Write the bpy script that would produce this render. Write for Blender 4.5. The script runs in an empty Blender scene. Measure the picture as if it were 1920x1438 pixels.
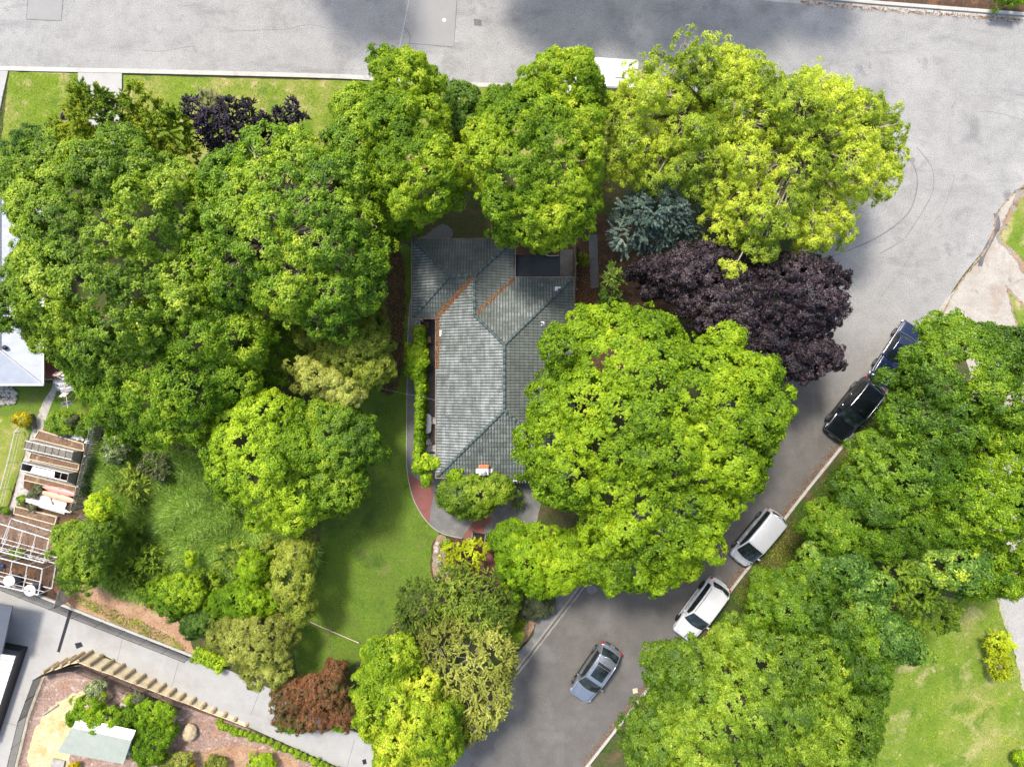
import bpy, bmesh, math, random
import numpy as np
from mathutils import Vector, Matrix
from mathutils.geometry import tessellate_polygon

# ------------------------------------------------------------------ camera, sky, sun, exposure
scene = bpy.context.scene
col = scene.collection
CAM_H = 50.0
PXM = 25.6            # photograph pixels per metre at ground level
cam = bpy.data.cameras.new("camera"); cam.lens = 24.0; cam.sensor_width = 36.0
cam.clip_start = 0.5; cam.clip_end = 1500.0
cam_o = bpy.data.objects.new("camera", cam); cam_o.location = (0, 0, CAM_H); col.objects.link(cam_o)
scene.camera = cam_o

SUN_AZ = math.radians(-30.0)      # clockwise from +Y (towards the top left of the picture)
SUN_EL = math.radians(60.0)
world = bpy.data.worlds.new("World"); scene.world = world; world.use_nodes = True
wn = world.node_tree; bg = wn.nodes["Background"]
sky = wn.nodes.new("ShaderNodeTexSky"); sky.sky_type = 'NISHITA'; sky.sun_disc = False
sky.sun_elevation = SUN_EL; sky.sun_rotation = SUN_AZ
sky.air_density = 1.0; sky.dust_density = 3.0; sky.ozone_density = 1.0
wn.links.new(sky.outputs[0], bg.inputs[0]); bg.inputs[1].default_value = 0.15
sun = bpy.data.lights.new("sun", 'SUN'); sun.energy = 2.25; sun.angle = math.radians(9.0); sun.color = (1.0, 0.955, 0.88)
sun_o = bpy.data.objects.new("sun", sun); col.objects.link(sun_o)
sdir = Vector((math.sin(SUN_AZ)*math.cos(SUN_EL), math.cos(SUN_AZ)*math.cos(SUN_EL), math.sin(SUN_EL)))
sun_o.rotation_euler = (-sdir).to_track_quat('-Z', 'Y').to_euler(); sun_o.location = sdir*80
scene.view_settings.view_transform = 'Standard'; scene.view_settings.look = 'None'
scene.view_settings.gamma = 1.0; scene.view_settings.exposure = 1.08
scene.cycles.max_bounces = 6; scene.cycles.diffuse_bounces = 3; scene.cycles.transmission_bounces = 4
scene.cycles.glossy_bounces = 2; scene.cycles.transparent_max_bounces = 4

# ------------------------------------------------------------------ helpers
def S(z=0.0): return (CAM_H - z)/CAM_H/PXM
def P(px, py, z=0.0):
    s = S(z); return Vector(((px-960)*s, (719-py)*s, z))

def tag(o, label=None, cat=None, group=None, kind=None):
    if label: o['label'] = label
    if cat: o['category'] = cat
    if group: o['group'] = group
    if kind: o['kind'] = kind
    return o

def empty(name, loc, label=None, cat=None, group=None, rz=0.0):
    o = bpy.data.objects.new(name, None); o.empty_display_size = 0.3
    o.location = loc; o.rotation_euler = (0, 0, rz); col.objects.link(o)
    return tag(o, label, cat, group)

class MB:
    def __init__(s): s.v = []; s.f = []
    def add(s, vs, fs, M=None):
        n = len(s.v)
        for v in vs:
            v = Vector(v); s.v.append(M @ v if M is not None else v)
        for f in fs: s.f.append([n+i for i in f])
        return s
    def box(s, c, d, rz=0.0, bev=0.0, M=None):
        x, y, z = d[0]/2, d[1]/2, d[2]/2
        T = Matrix.Translation(Vector(c)) @ Matrix.Rotation(rz, 4, 'Z')
        if M is not None: T = M @ T
        if bev <= 0:
            vs = [(a*x, b*y, e*z) for e in (-1, 1) for a, b in ((-1,-1),(1,-1),(1,1),(-1,1))]
            s.add(vs, [(3,2,1,0),(4,5,6,7),(0,1,5,4),(1,2,6,5),(2,3,7,6),(3,0,4,7)], T)
        else:
            b = min(bev, x*.9, y*.9, z*.9)
            rings = []
            for zz, i in ((-z, b), (-z+b, 0), (z-b, 0), (z, b)):
                rings.append([(-x+i+ (b if i==0 else 0), -y+i, zz),(x-i-(b if i==0 else 0),-y+i,zz),(x-i,-y+i+(b if i==0 else 0),zz),(x-i,y-i-(b if i==0 else 0),zz),
                              (x-i-(b if i==0 else 0),y-i,zz),(-x+i+(b if i==0 else 0),y-i,zz),(-x+i,y-i-(b if i==0 else 0),zz),(-x+i,-y+i+(b if i==0 else 0),zz)])
            vs = [p for r in rings for p in r]; fs = []
            for k in range(3):
                for j in range(8):
                    fs.append((k*8+j, k*8+(j+1)%8, (k+1)*8+(j+1)%8, (k+1)*8+j))
            fs.append(tuple(range(7, -1, -1))); fs.append(tuple(range(24, 32)))
            s.add(vs, fs, T)
        return s
    def tube(s, pts, r, seg=6, cap=True):
        pts = [Vector(p) for p in pts]
        if not hasattr(r, '__len__'): r = [r]*len(pts)
        n0 = len(s.v)
        for i, p in enumerate(pts):
            d = (pts[min(i+1, len(pts)-1)]-pts[max(i-1, 0)])
            if d.length < 1e-6: d = Vector((0,0,1))
            d.normalize()
            a = Vector((0,0,1)) if abs(d.z) < .9 else Vector((1,0,0))
            u = d.cross(a).normalized(); w = d.cross(u)
            for j in range(seg):
                t = 2*math.pi*j/seg
                s.v.append(p + (u*math.cos(t)+w*math.sin(t))*r[i])
        for i in range(len(pts)-1):
            for j in range(seg):
                s.f.append([n0+i*seg+j, n0+i*seg+(j+1)%seg, n0+(i+1)*seg+(j+1)%seg, n0+(i+1)*seg+j])
        if cap:
            s.f.append([n0+j for j in range(seg)][::-1]); s.f.append([n0+(len(pts)-1)*seg+j for j in range(seg)])
        return s
    def lathe(s, prof, c=(0,0,0), seg=16, M=None):
        T = Matrix.Translation(Vector(c))
        if M is not None: T = M @ T
        vs = []; fs = []
        for r, z in prof:
            for j in range(seg):
                t = 2*math.pi*j/seg; vs.append((r*math.cos(t), r*math.sin(t), z))
        for i in range(len(prof)-1):
            for j in range(seg):
                fs.append((i*seg+j, i*seg+(j+1)%seg, (i+1)*seg+(j+1)%seg, (i+1)*seg+j))
        fs.append(tuple(range(seg))[::-1]); fs.append(tuple((len(prof)-1)*seg+j for j in range(seg)))
        return s.add(vs, fs, T)
    def prism(s, poly, z0, z1, bottom=False):
        n = len(poly); pts = [Vector((p[0], p[1], 0)) for p in poly]
        tris = tessellate_polygon([pts])
        vs = [(p.x, p.y, z0) for p in pts]+[(p.x, p.y, z1) for p in pts]
        area = sum(pts[i].x*pts[(i+1)%n].y-pts[(i+1)%n].x*pts[i].y for i in range(n))
        fs = []
        for t in tris:
            a, b, c = t
            if (pts[b]-pts[a]).cross(pts[c]-pts[a]).z < 0: a, c = c, a
            fs.append((a+n, b+n, c+n))
            if bottom: fs.append((c, b, a))
        for i in range(n):
            j = (i+1) % n
            fs.append((i, j, j+n, i+n) if area > 0 else (j, i, i+n, j+n))
        return s.add(vs, fs)
    def sheet(s, poly, z):
        pts = [Vector((p[0], p[1], 0)) for p in poly]
        fs = []
        for a, b, c in tessellate_polygon([pts]):
            if (pts[b]-pts[a]).cross(pts[c]-pts[a]).z < 0: a, c = c, a
            fs.append((a, b, c))
        return s.add([(p.x, p.y, z) for p in pts], fs)
    def build(s, name, mat, parent=None, smooth=False):
        me = bpy.data.meshes.new(name); me.from_pydata([tuple(v) for v in s.v], [], s.f); me.update()
        if smooth: me.polygons.foreach_set('use_smooth', [True]*len(me.polygons))
        me.materials.append(mat)
        o = bpy.data.objects.new(name, me); col.objects.link(o)
        if parent: o.parent = parent
        return o

def copy_tree(o, parent=None):
    c = o.copy(); col.objects.link(c)
    if parent: c.parent = parent
    for ch in list(o.children): copy_tree(ch, c)
    return c

def smooth_poly(pts, n=6, closed=True):
    out = []; m = len(pts)
    rng = range(m) if closed else range(m-1)
    g = (lambda i: pts[i % m]) if closed else (lambda i: pts[max(0, min(m-1, i))])
    for i in rng:
        p0, p1, p2, p3 = g(i-1), g(i), g(i+1), g(i+2)
        for k in range(n):
            t = k/n
            out.append(tuple(0.5*((2*p1[a])+(-p0[a]+p2[a])*t+(2*p0[a]-5*p1[a]+4*p2[a]-p3[a])*t*t+(-p0[a]+3*p1[a]-3*p2[a]+p3[a])*t**3) for a in (0,1)))
    if not closed: out.append(tuple(pts[-1][:2]))
    return out
def rough(pts, amp=0.08, step=0.35, seed=0, closed=True):
    r = random.Random(seed); out = []; m = len(pts)
    for i in range(m if closed else m-1):
        a, b = Vector(pts[i][:2]), Vector(pts[(i+1) % m][:2]); L = (b-a).length
        k = max(1, int(L/step)); nrm = Vector((-(b-a).y, (b-a).x)); nrm = nrm/(L or 1)
        for j in range(k):
            q = a+(b-a)*(j/k)+nrm*(r.uniform(-amp, amp) if (j or not closed) else r.uniform(-amp, amp)*.5)
            out.append((q.x, q.y))
    return out
def px2w(pts, z=0.0): return [tuple(P(x, y, z)[:2]) for x, y in pts]
def in_poly(x, y, poly):
    c = np.zeros(len(x), bool); n = len(poly); j = n-1
    for i in range(n):
        xi, yi = poly[i][:2]; xj, yj = poly[j][:2]
        m = ((yi > y) != (yj > y)) & (x < (xj-xi)*(y-yi)/((yj-yi) or 1e-9)+xi)
        c ^= m; j = i
    return c
def strip_poly(line, w0, w1):
    """closed outline of a band round an open polyline, w0 to its left and w1 to its right"""
    L, R = [], []
    for i, p in enumerate(line):
        a = Vector(line[max(0, i-1)][:2]); b = Vector(line[min(len(line)-1, i+1)][:2])
        d = (b-a).normalized(); n = Vector((-d.y, d.x)); p = Vector(p[:2])
        L.append(tuple(p+n*w0)); R.append(tuple(p-n*w1))
    return L+R[::-1]

# ------------------------------------------------------------------ materials
def nm(name):
    m = bpy.data.materials.new(name); m.use_nodes = True
    nt = m.node_tree; b = nt.nodes['Principled BSDF']
    return m, nt, b
def node(nt, t, **kw):
    n = nt.nodes.new(t)
    for k, v in kw.items(): setattr(n, k, v)
    return n
def ramp(nt, fac, stops, interp='LINEAR'):
    r = node(nt, 'ShaderNodeValToRGB'); r.color_ramp.interpolation = interp
    e = r.color_ramp.elements
    while len(e) < len(stops): e.new(0.5)
    for i, (p, c) in enumerate(stops):
        e[i].position = p; e[i].color = (*c, 1) if len(c) == 3 else c
    nt.links.new(fac, r.inputs[0]); return r.outputs[0]
def noise(nt, vec, scale, detail=4, rough_=.55, dist=0.0, sc=None):
    if sc:
        mp = node(nt, 'ShaderNodeMapping'); mp.inputs['Scale'].default_value = sc[:3]
        if len(sc) > 3: mp.inputs['Rotation'].default_value = (0, 0, sc[3])
        nt.links.new(vec, mp.inputs[0]); vec = mp.outputs[0]
    n = node(nt, 'ShaderNodeTexNoise'); n.inputs['Scale'].default_value = scale
    n.inputs['Detail'].default_value = detail; n.inputs['Roughness'].default_value = rough_
    n.inputs['Distortion'].default_value = dist
    nt.links.new(vec, n.inputs['Vector']); return n.outputs[0]
def mixc(nt, fac, a, b, mode='MIX'):
    m = node(nt, 'ShaderNodeMix', data_type='RGBA', blend_type=mode)
    if isinstance(fac, (int, float)): m.inputs[0].default_value = fac
    else: nt.links.new(fac, m.inputs[0])
    for s, i in ((a, 6), (b, 7)):
        if isinstance(s, tuple): m.inputs[i].default_value = (*s[:3], 1)
        else: nt.links.new(s, m.inputs[i])
    return m.outputs[2]
def geo(nt): return node(nt, 'ShaderNodeNewGeometry').outputs['Position']
def objc(nt): return node(nt, 'ShaderNodeTexCoord').outputs['Object']
def g(v): return (v, v, v)

def ground_mat(name, base, patches=(), fine=(14, .35), bump=.25, roughness=.9, streak=None):
    """base: ramp stops driven by a middling noise; patches: (scale, lo, hi, colour, [stretch]) laid over it; fine: grain"""
    m, nt, b = nm(name); pos = geo(nt)
    c = ramp(nt, noise(nt, pos, .9, 6, .65), base)
    for p in patches:
        f = noise(nt, pos, p[0], 6, .65, .3, p[4] if len(p) > 4 else None)
        mask = ramp(nt, f, [(p[1], g(0)), (p[2], g(1))])
        c = mixc(nt, mask, c, p[3])
    fn = noise(nt, pos, fine[0], 3, .8)
    gr = ramp(nt, fn, [(.25, g(1-fine[1])), (.75, g(1+fine[1]))])
    c = mixc(nt, 1.0, c, gr, 'MULTIPLY')
    nt.links.new(c, b.inputs['Base Color']); b.inputs['Roughness'].default_value = roughness
    b.inputs['Specular IOR Level'].default_value = .2
    if bump:
        bp = node(nt, 'ShaderNodeBump'); bp.inputs['Strength'].default_value = bump; bp.inputs['Distance'].default_value = .04
        nt.links.new(fn, bp.inputs['Height']); nt.links.new(bp.outputs[0], b.inputs['Normal'])
    return m
def plain(name, c, rough_=.6, metal=0.0, var=.18, scale=6.0, spec=.4, coat=0.0, bump=0.0):
    m, nt, b = nm(name)
    f = noise(nt, objc(nt), scale, 4, .6)
    cc = ramp(nt, f, [(.3, tuple(x*(1-var) for x in c)), (.7, tuple(min(1, x*(1+var)) for x in c))])
    nt.links.new(cc, b.inputs['Base Color']); b.inputs['Roughness'].default_value = rough_
    b.inputs['Metallic'].default_value = metal; b.inputs['Specular IOR Level'].default_value = spec
    b.inputs['Coat Weight'].default_value = coat; b.inputs['Coat Roughness'].default_value = .05
    if bump:
        bp = node(nt, 'ShaderNodeBump'); bp.inputs['Strength'].default_value = bump; bp.inputs['Distance'].default_value = .02
        nt.links.new(f, bp.inputs['Height']); nt.links.new(bp.outputs[0], b.inputs['Normal'])
    return m
def wave_mat(name, c, period, axis_rot=0.0, rough_=.4, metal=.2, amp=.5, dirt_shade=None):
    """corrugated sheet metal"""
    m, nt, b = nm(name); o = objc(nt)
    mp = node(nt, 'ShaderNodeMapping'); mp.inputs['Rotation'].default_value = (0, 0, axis_rot); nt.links.new(o, mp.inputs[0])
    w = node(nt, 'ShaderNodeTexWave', wave_type='BANDS', bands_direction='X'); w.inputs['Scale'].default_value = 1/period/3.2
    nt.links.new(mp.outputs[0], w.inputs[0])
    f = noise(nt, o, 2.0, 5, .65)
    cc = ramp(nt, f, [(.3, tuple(x*.85 for x in c)), (.7, c)])
    cc = mixc(nt, 1.0, cc, ramp(nt, w.outputs[1], [(0, g(.72)), (.5, g(1.0))]), 'MULTIPLY')
    if dirt_shade: cc = mixc(nt, ramp(nt, noise(nt, o, .8, 6, .7), [(.5, g(0)), (.75, g(.6))]), cc, dirt_shade)
    nt.links.new(cc, b.inputs['Base Color']); b.inputs['Roughness'].default_value = rough_; b.inputs['Metallic'].default_value = metal
    bp = node(nt, 'ShaderNodeBump'); bp.inputs['Strength'].default_value = amp; bp.inputs['Distance'].default_value = .03
    nt.links.new(w.outputs[1], bp.inputs['Height']); nt.links.new(bp.outputs[0], b.inputs['Normal'])
    return m
def leaf_mat(name, stops, trans=.38, gloss=.35, rough_=.5):
    m, nt, b = nm(name)
    a = node(nt, 'ShaderNodeAttribute', attribute_name='tint', attribute_type='GEOMETRY')
    n = len(stops)
    c = ramp(nt, a.outputs['Fac'], [(i/(n-1), s) for i, s in enumerate(stops)])
    nt.links.new(c, b.inputs['Base Color']); b.inputs['Roughness'].default_value = rough_
    b.inputs['Specular IOR Level'].default_value = gloss
    t = node(nt, 'ShaderNodeBsdfTranslucent')
    tc = mixc(nt, 1.0, c, (1.25, 1.35, .6), 'MULTIPLY'); nt.links.new(tc, t.inputs[0])
    mx = node(nt, 'ShaderNodeMixShader'); mx.inputs[0].default_value = trans
    nt.links.new(b.outputs[0], mx.inputs[1]); nt.links.new(t.outputs[0], mx.inputs[2])
    nt.links.new(mx.outputs[0], nt.nodes['Material Output'].inputs[0])
    return m
def paint(name, c, metal=.35, rough_=.28, coat=1.0):
    m, nt, b = nm(name)
    o = objc(nt); f = noise(nt, o, 3.0, 5, .7)
    cc = ramp(nt, f, [(.3, tuple(x*.93 for x in c)), (.7, c)])
    nt.links.new(cc, b.inputs['Base Color']); b.inputs['Metallic'].default_value = metal
    rr = ramp(nt, noise(nt, o, 9, 5, .7), [(.3, g(rough_)), (.75, g(rough_+.15))]); nt.links.new(rr, b.inputs['Roughness'])
    b.inputs['Coat Weight'].default_value = coat; b.inputs['Coat Roughness'].default_value = .06
    return m

M = {}
LV = {
 'lime':   [(.035,.085,.006),(.10,.19,.010),(.21,.30,.018),(.36,.40,.055)],
 'limeyel':[(.045,.095,.006),(.15,.22,.012),(.29,.35,.020),(.44,.46,.06)],
 'green':  [(.022,.065,.006),(.06,.15,.010),(.12,.23,.018),(.24,.34,.05)],
 'maple':  [(.035,.095,.006),(.10,.22,.010),(.17,.31,.014),(.25,.39,.03)],
 'deep':   [(.016,.045,.007),(.038,.10,.012),(.075,.16,.020),(.17,.26,.06)],
 'mid':    [(.025,.060,.008),(.065,.13,.012),(.13,.21,.022),(.26,.32,.08)],
 'teal':   [(.018,.055,.014),(.045,.12,.030),(.10,.20,.06),(.22,.32,.14)],
 'golden': [(.09,.15,.006),(.24,.33,.010),(.44,.49,.014),(.62,.58,.04)],
 'olive':  [(.045,.06,.012),(.12,.15,.03),(.22,.25,.055),(.36,.37,.13)],
 'cream':  [(.06,.075,.016),(.17,.19,.045),(.32,.34,.10),(.5,.5,.22)],
 'gum':    [(.035,.06,.018),(.10,.14,.04),(.20,.24,.08),(.36,.37,.15)],
 'purple': [(.008,.005,.007),(.020,.013,.018),(.046,.032,.041),(.15,.11,.125)],
 'plum': [(.012,.008,.012),(.030,.022,.032),(.065,.052,.072),(.13,.11,.14)],
 'spruce': [(.025,.05,.05),(.06,.11,.11),(.12,.19,.19),(.22,.30,.30)],
 'conifer':[(.012,.04,.008),(.04,.10,.012),(.10,.18,.02),(.20,.28,.04)],
 'redmap': [(.09,.13,.03),(.15,.055,.025),(.26,.10,.045),(.34,.17,.07)],
 'yellow': [(.16,.14,.01),(.40,.33,.01),(.62,.50,.02),(.75,.65,.08)],
 'lemon':  [(.12,.14,.006),(.33,.36,.012),(.55,.55,.03),(.66,.62,.10)],
 'sage':   [(.04,.06,.03),(.09,.12,.06),(.16,.19,.10),(.3,.3,.2)],
 'fresh':  [(.05,.13,.005),(.13,.28,.010),(.24,.40,.018),(.38,.5,.04)],
 'flower': [(.03,.07,.02),(.08,.15,.05),(.20,.26,.13),(.6,.6,.45)],
 'chest':  [(.02,.06,.014),(.05,.13,.03),(.12,.22,.06),(.40,.42,.05)],
 'meadow': [(.05,.065,.018),(.12,.14,.04),(.20,.21,.085),(.34,.30,.18)],
 'litter': [(.08,.03,.012),(.20,.08,.03),(.34,.16,.06),(.45,.28,.14)],
 'straw':  [(.12,.18,.02),(.26,.30,.06),(.45,.42,.15),(.6,.5,.28)],
}
for k, v in LV.items():
    if k not in ('purple','plum','litter','spruce','redmap'): v = [(min(.8,a*1.5), min(.8,b_*1.32), c_*1.15) for a, b_, c_ in v]
    kr = {'golden': (.9,.98,1), 'limeyel': (1.0,1.22,1.0), 'lime': (1.16,1.18,.9), 'mid': (1.42,1.42,.9), 'green': (1.5,1.3,.8), 'deep': (1.95,1.65,.9), 'maple': (1.22,1.05,.9),
          'fresh': (1.12,1.0,.9), 'teal': (1.3,1.15,.8), 'cream': (1.0,1.12,.9), 'olive': (1.1,1.25,.8), 'chest': (1.35,1.3,.9), 'conifer': (1.5,1.3,.8), 'gum': (1.55,1.75,.9), 'meadow': (1.45,2.1,1.5), 'yellow': (.9,.95,1), 'spruce': (1.9,1.6,1.3), 'purple': (1.1,1.1,1.0), 'lemon': (.85,1.0,1)}.get(k, (1,1,1))
    bl = {'golden': 4.0, 'limeyel': 1.4, 'lime': 1.5, 'mid': 1.15, 'green': 1.3, 'maple': 1.3, 'fresh': 1.4, 'deep': 1.1, 'teal': 1, 'chest': 1, 'conifer': 1.2}.get(k)
    v = [tuple(min(.8, x*y) for x, y in zip(c_, kr)) for c_ in v]
    if bl: v = [(min(.8,a*1.16), min(.8,b_*1.13), min(c_*bl*.95, b_*.42)) for a, b_, c_ in v]
    M['lf_'+k] = leaf_mat('leaf_'+k, v, trans=.12 if k in ('purple','plum','litter') else (.3 if k in ('spruce','sage','redmap') else .46),
                          gloss=.4 if k in ('mid','green','chest') else .22)
M['bark'] = plain('bark', (.17,.14,.11), .9, var=.4, scale=9, bump=.4)
M['bark_pale'] = plain('bark_pale', (.34,.29,.22), .85, var=.3, scale=9, bump=.3)
M['asphalt_light'] = ground_mat('asphalt_light', [(.2,(.215,.208,.195)),(.5,(.27,.262,.246)),(.8,(.315,.306,.287))],
    [(.16,.50,.68,(.33,.32,.30)),(.35,.56,.74,(.185,.18,.173)),(.5,.58,.72,(.19,.185,.178),(.25,1,1,.06)),(1.1,.58,.75,(.21,.206,.20)),(.45,.62,.74,(.165,.163,.163))], (13,.50), .6, .85)
M['asphalt_dark'] = ground_mat('asphalt_dark', [(.2,(.098,.091,.081)),(.5,(.118,.110,.098)),(.8,(.142,.133,.119))],
    [(.3,.52,.72,(.165,.155,.143)),(.6,.55,.7,(.145,.138,.13),(1,.16,1,-.67))], (15,.26), .4, .8)
M['patch'] = ground_mat('road_patch', [(.2,(.235,.228,.216)),(.8,(.265,.258,.244))], (), (12,.10), .2, .85)
M['patch_dark'] = plain('road_patch_dark', (.13,.13,.125), .85, var=.15)
M['seal'] = plain('tar_seal', (.10,.10,.10), .7, var=.4, scale=3)
M['concrete'] = ground_mat('concrete', [(.2,(.31,.30,.28)),(.8,(.39,.38,.355))], [(1.2,.55,.75,(.36,.35,.33))], (9,.10), .2)
M['concrete_drive'] = ground_mat('concrete_drive', [(.2,(.30,.293,.275)),(.8,(.36,.352,.33))], [(.35,.50,.75,(.26,.245,.22)),(1.6,.6,.75,(.27,.26,.24))], (10,.09), .15)
M['concrete_grey'] = ground_mat('concrete_grey', [(.2,(.11,.11,.105)),(.5,(.15,.147,.14)),(.8,(.20,.195,.185))], [(.9,.52,.7,(.25,.235,.21))], (10,.14), .2)
M['concrete_red'] = ground_mat('concrete_red', [(.2,(.17,.065,.055)),(.8,(.24,.10,.085))], [(1.2,.55,.7,(.15,.07,.06))], (10,.14), .2)
M['kerb_old'] = ground_mat('old_kerb', [(.2,(.20,.185,.16)),(.8,(.30,.28,.24))], [(2.0,.55,.7,(.14,.12,.10))], (8,.2), .3)
M['kerb'] = ground_mat('kerb_concrete', [(.2,(.34,.325,.29)),(.8,(.46,.445,.40))], [(2.0,.58,.7,(.30,.27,.22))], (8,.18), .2)
M['lawn'] = ground_mat('lawn', [(.15,(.078,.130,.015)),(.5,(.104,.168,.019)),(.85,(.14,.195,.027))],
    [(.28,.48,.66,(.10,.14,.022)),(.5,.58,.72,(.16,.145,.055)),(.25,.56,.68,(.05,.09,.013)),(1.7,.60,.74,(.13,.13,.045))], (9,.38), .6)
M['lawn_bright'] = ground_mat('lawn_bright', [(.15,(.095,.15,.012)),(.5,(.14,.195,.018)),(.85,(.20,.24,.03))],
    [(.22,.46,.62,(.24,.235,.06)),(.5,.53,.68,(.33,.27,.11)),(.9,.57,.70,(.38,.30,.16)),(.35,.58,.66,(.08,.15,.012))], (8,.32), .6)
M['lawn_dry'] = ground_mat('lawn_dry', [(.15,(.08,.14,.012)),(.5,(.13,.19,.02)),(.85,(.20,.24,.04))],
    [(.16,.52,.66,(.23,.235,.06)),(.4,.55,.68,(.33,.29,.13)),(.35,.56,.66,(.085,.15,.014)),(1.6,.60,.72,(.38,.32,.17)),(3.5,.58,.70,(.10,.15,.02))], (8,.34), .6)
M['earth'] = ground_mat('earth', [(.15,(.04,.05,.014)),(.5,(.065,.07,.024)),(.85,(.10,.078,.045))],
    [(.4,.5,.65,(.035,.07,.008)),(.9,.55,.7,(.12,.075,.04))], (7,.45), .6)
M['soil'] = ground_mat('soil_litter', [(.15,(.045,.028,.018)),(.5,(.075,.045,.028)),(.85,(.12,.07,.04))],
    [(.9,.52,.66,(.15,.075,.035)),(2.5,.6,.7,(.03,.022,.015))], (6,.5), .7)
M['bark_mulch'] = ground_mat('bark_mulch', [(.15,(.18,.11,.08)),(.5,(.27,.18,.14)),(.85,(.36,.26,.21))],
    [(2.2,.55,.65,(.42,.33,.27)),(.5,.58,.72,(.30,.17,.10))], (7,.5), .8)
M['bank'] = ground_mat('bank_litter', [(.15,(.22,.12,.07)),(.5,(.34,.20,.12)),(.85,(.44,.30,.20))],
    [(1.4,.56,.68,(.20,.22,.06)),(3,.6,.7,(.15,.08,.05))], (7,.5), .8)
M['dry_earth'] = ground_mat('dry_earth', [(.15,(.40,.31,.17)),(.5,(.50,.40,.22)),(.85,(.58,.48,.31))],
    [(.6,.52,.66,(.42,.30,.12)),(1.3,.56,.68,(.62,.54,.42)),(.9,.62,.7,(.24,.22,.06))], (8,.28), .6)
M['bed_soil'] = ground_mat('bed_soil', [(.15,(.11,.065,.04)),(.5,(.17,.105,.07)),(.85,(.25,.17,.12))], [(1.6,.55,.66,(.30,.21,.14)),(3,.58,.68,(.07,.05,.035))], (7,.5), .8)
M['gravel'] = ground_mat('gravel', [(.2,(.26,.245,.22)),(.5,(.33,.315,.29)),(.8,(.40,.385,.35))],
    [(.5,.55,.72,(.32,.28,.24)),(2.,.62,.75,(.24,.21,.19))], (9,.25), .5)
M['gravel_brown'] = ground_mat('gravel_tan', [(.2,(.28,.25,.21)),(.5,(.35,.32,.275)),(.8,(.42,.39,.345))],
    [(.5,.52,.66,(.30,.25,.20)),(1.1,.58,.72,(.20,.18,.155))], (9,.24), .5)
M['stone_path'] = ground_mat('stone_path', [(.2,(.27,.25,.22)),(.5,(.38,.35,.31)),(.8,(.48,.45,.40))], [(2.5,.55,.62,(.22,.18,.14))], (8,.3), .5)
M['rust_edge'] = ground_mat('leaf_edge', [(.2,(.20,.12,.07)),(.5,(.28,.19,.12)),(.8,(.36,.27,.18))], [(1.2,.50,.60,(.24,.22,.19)),(3,.55,.65,(.14,.11,.08))], (9,.45), .6)
M['white'] = plain('white_paint', (.66,.66,.65), .45, var=.06)
M['plastic_white'] = plain('white_plastic', (.82,.82,.80), .35, var=.03)
M['cloth_white'] = plain('white_cloth', (.78,.77,.76), .9, var=.08, scale=4)
M['cloth_grey'] = plain('grey_cloth', (.30,.31,.36), .9, var=.2)
M['cloth_pink'] = plain('pink_cloth', (.70,.50,.44), .9, var=.1)
M['black_metal'] = plain('black_metal', (.018,.018,.02), .4, var=.3)
M['grey_metal'] = plain('grey_metal', (.20,.21,.23), .45, .4, var=.15)
M['galv'] = plain('galvanised', (.55,.56,.58), .35, .6, var=.15)
M['grey_wood'] = plain('weathered_wood', (.31,.29,.26), .85, var=.3, scale=5, bump=.3)
M['pale_wood'] = plain('pale_wood', (.60,.50,.32), .8, var=.2, scale=3, bump=.2)
M['log_wood'] = plain('log_wood', (.33,.25,.15), .85, var=.3, scale=7, bump=.3)
M['white_wood'] = plain('white_timber', (.60,.58,.54), .7, var=.15, scale=5)
M['old_wood'] = plain('old_timber', (.16,.14,.11), .85, var=.4, scale=5)
M['deck_red'] = plain('red_deck', (.22,.07,.04), .6, var=.25, scale=5)
M['glass_old'] = plain('old_glass', (.16,.18,.16), .12, var=.3, scale=2, spec=.6)
M['brick'] = plain('brick_wall', (.36,.26,.20), .85, var=.2, scale=12)
M['cream'] = plain('cream_wall', (.52,.48,.40), .8, var=.08)
M['ridge'] = plain('ridge_tile', (.075,.10,.095), .7, var=.35, scale=3)
M['gutter'] = plain('gutter', (.42,.33,.25), .6, var=.25, scale=3)
M['terracotta'] = plain('terracotta', (.55,.20,.09), .8, var=.25, scale=8)
M['lead'] = plain('flashing', (.50,.50,.51), .5, .2, var=.15)
M['brown_cushion'] = plain('tan_cushion', (.42,.26,.16), .85, var=.15)
M['rose_cushion'] = plain('rose_cushion', (.30,.17,.15), .85, var=.15)
M['bin_green'] = plain('green_plastic', (.010,.085,.04), .45, var=.15)
M['bin_blue'] = plain('blue_plastic', (.015,.05,.16), .45, var=.15)
M['red_plastic'] = plain('red_plastic', (.45,.06,.03), .5)
M['kayak_pink'] = plain('kayak_pink', (.66,.27,.22), .35, var=.12, scale=1.5)
M['kayak_orange'] = plain('kayak_orange', (.72,.36,.22), .35, var=.12, scale=1.5)
M['tarp'] = plain('tarp', (.12,.13,.16), .35, var=.5, scale=2, bump=1.0)
M['tarp_white'] = plain('tarp_white', (.70,.70,.70), .4, var=.2, scale=3, bump=1.0)
M['teal_cloth'] = plain('patterned_cloth', (.36,.46,.48), .85, var=.55, scale=7)
M['rock'] = plain('rock', (.40,.37,.32), .9, var=.3, scale=5, bump=.6)
M['rock_tan'] = plain('rock_tan', (.46,.36,.22), .9, var=.25, scale=4, bump=.8)
M['rubber'] = plain('rubber', (.018,.018,.018), .7, var=.2)
M['rim'] = plain('wheel_rim', (.40,.41,.43), .3, .8, var=.1)
M['rim_dark'] = plain('wheel_rim_dark', (.06,.06,.065), .3, .7, var=.1)
M['chrome'] = plain('chrome', (.75,.76,.78), .12, 1.0, var=.05)
M['trim'] = plain('black_trim', (.015,.015,.016), .45, var=.2)
M['lamp_red'] = plain('red_lamp', (.35,.01,.015), .15, var=.1, spec=.6)
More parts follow.
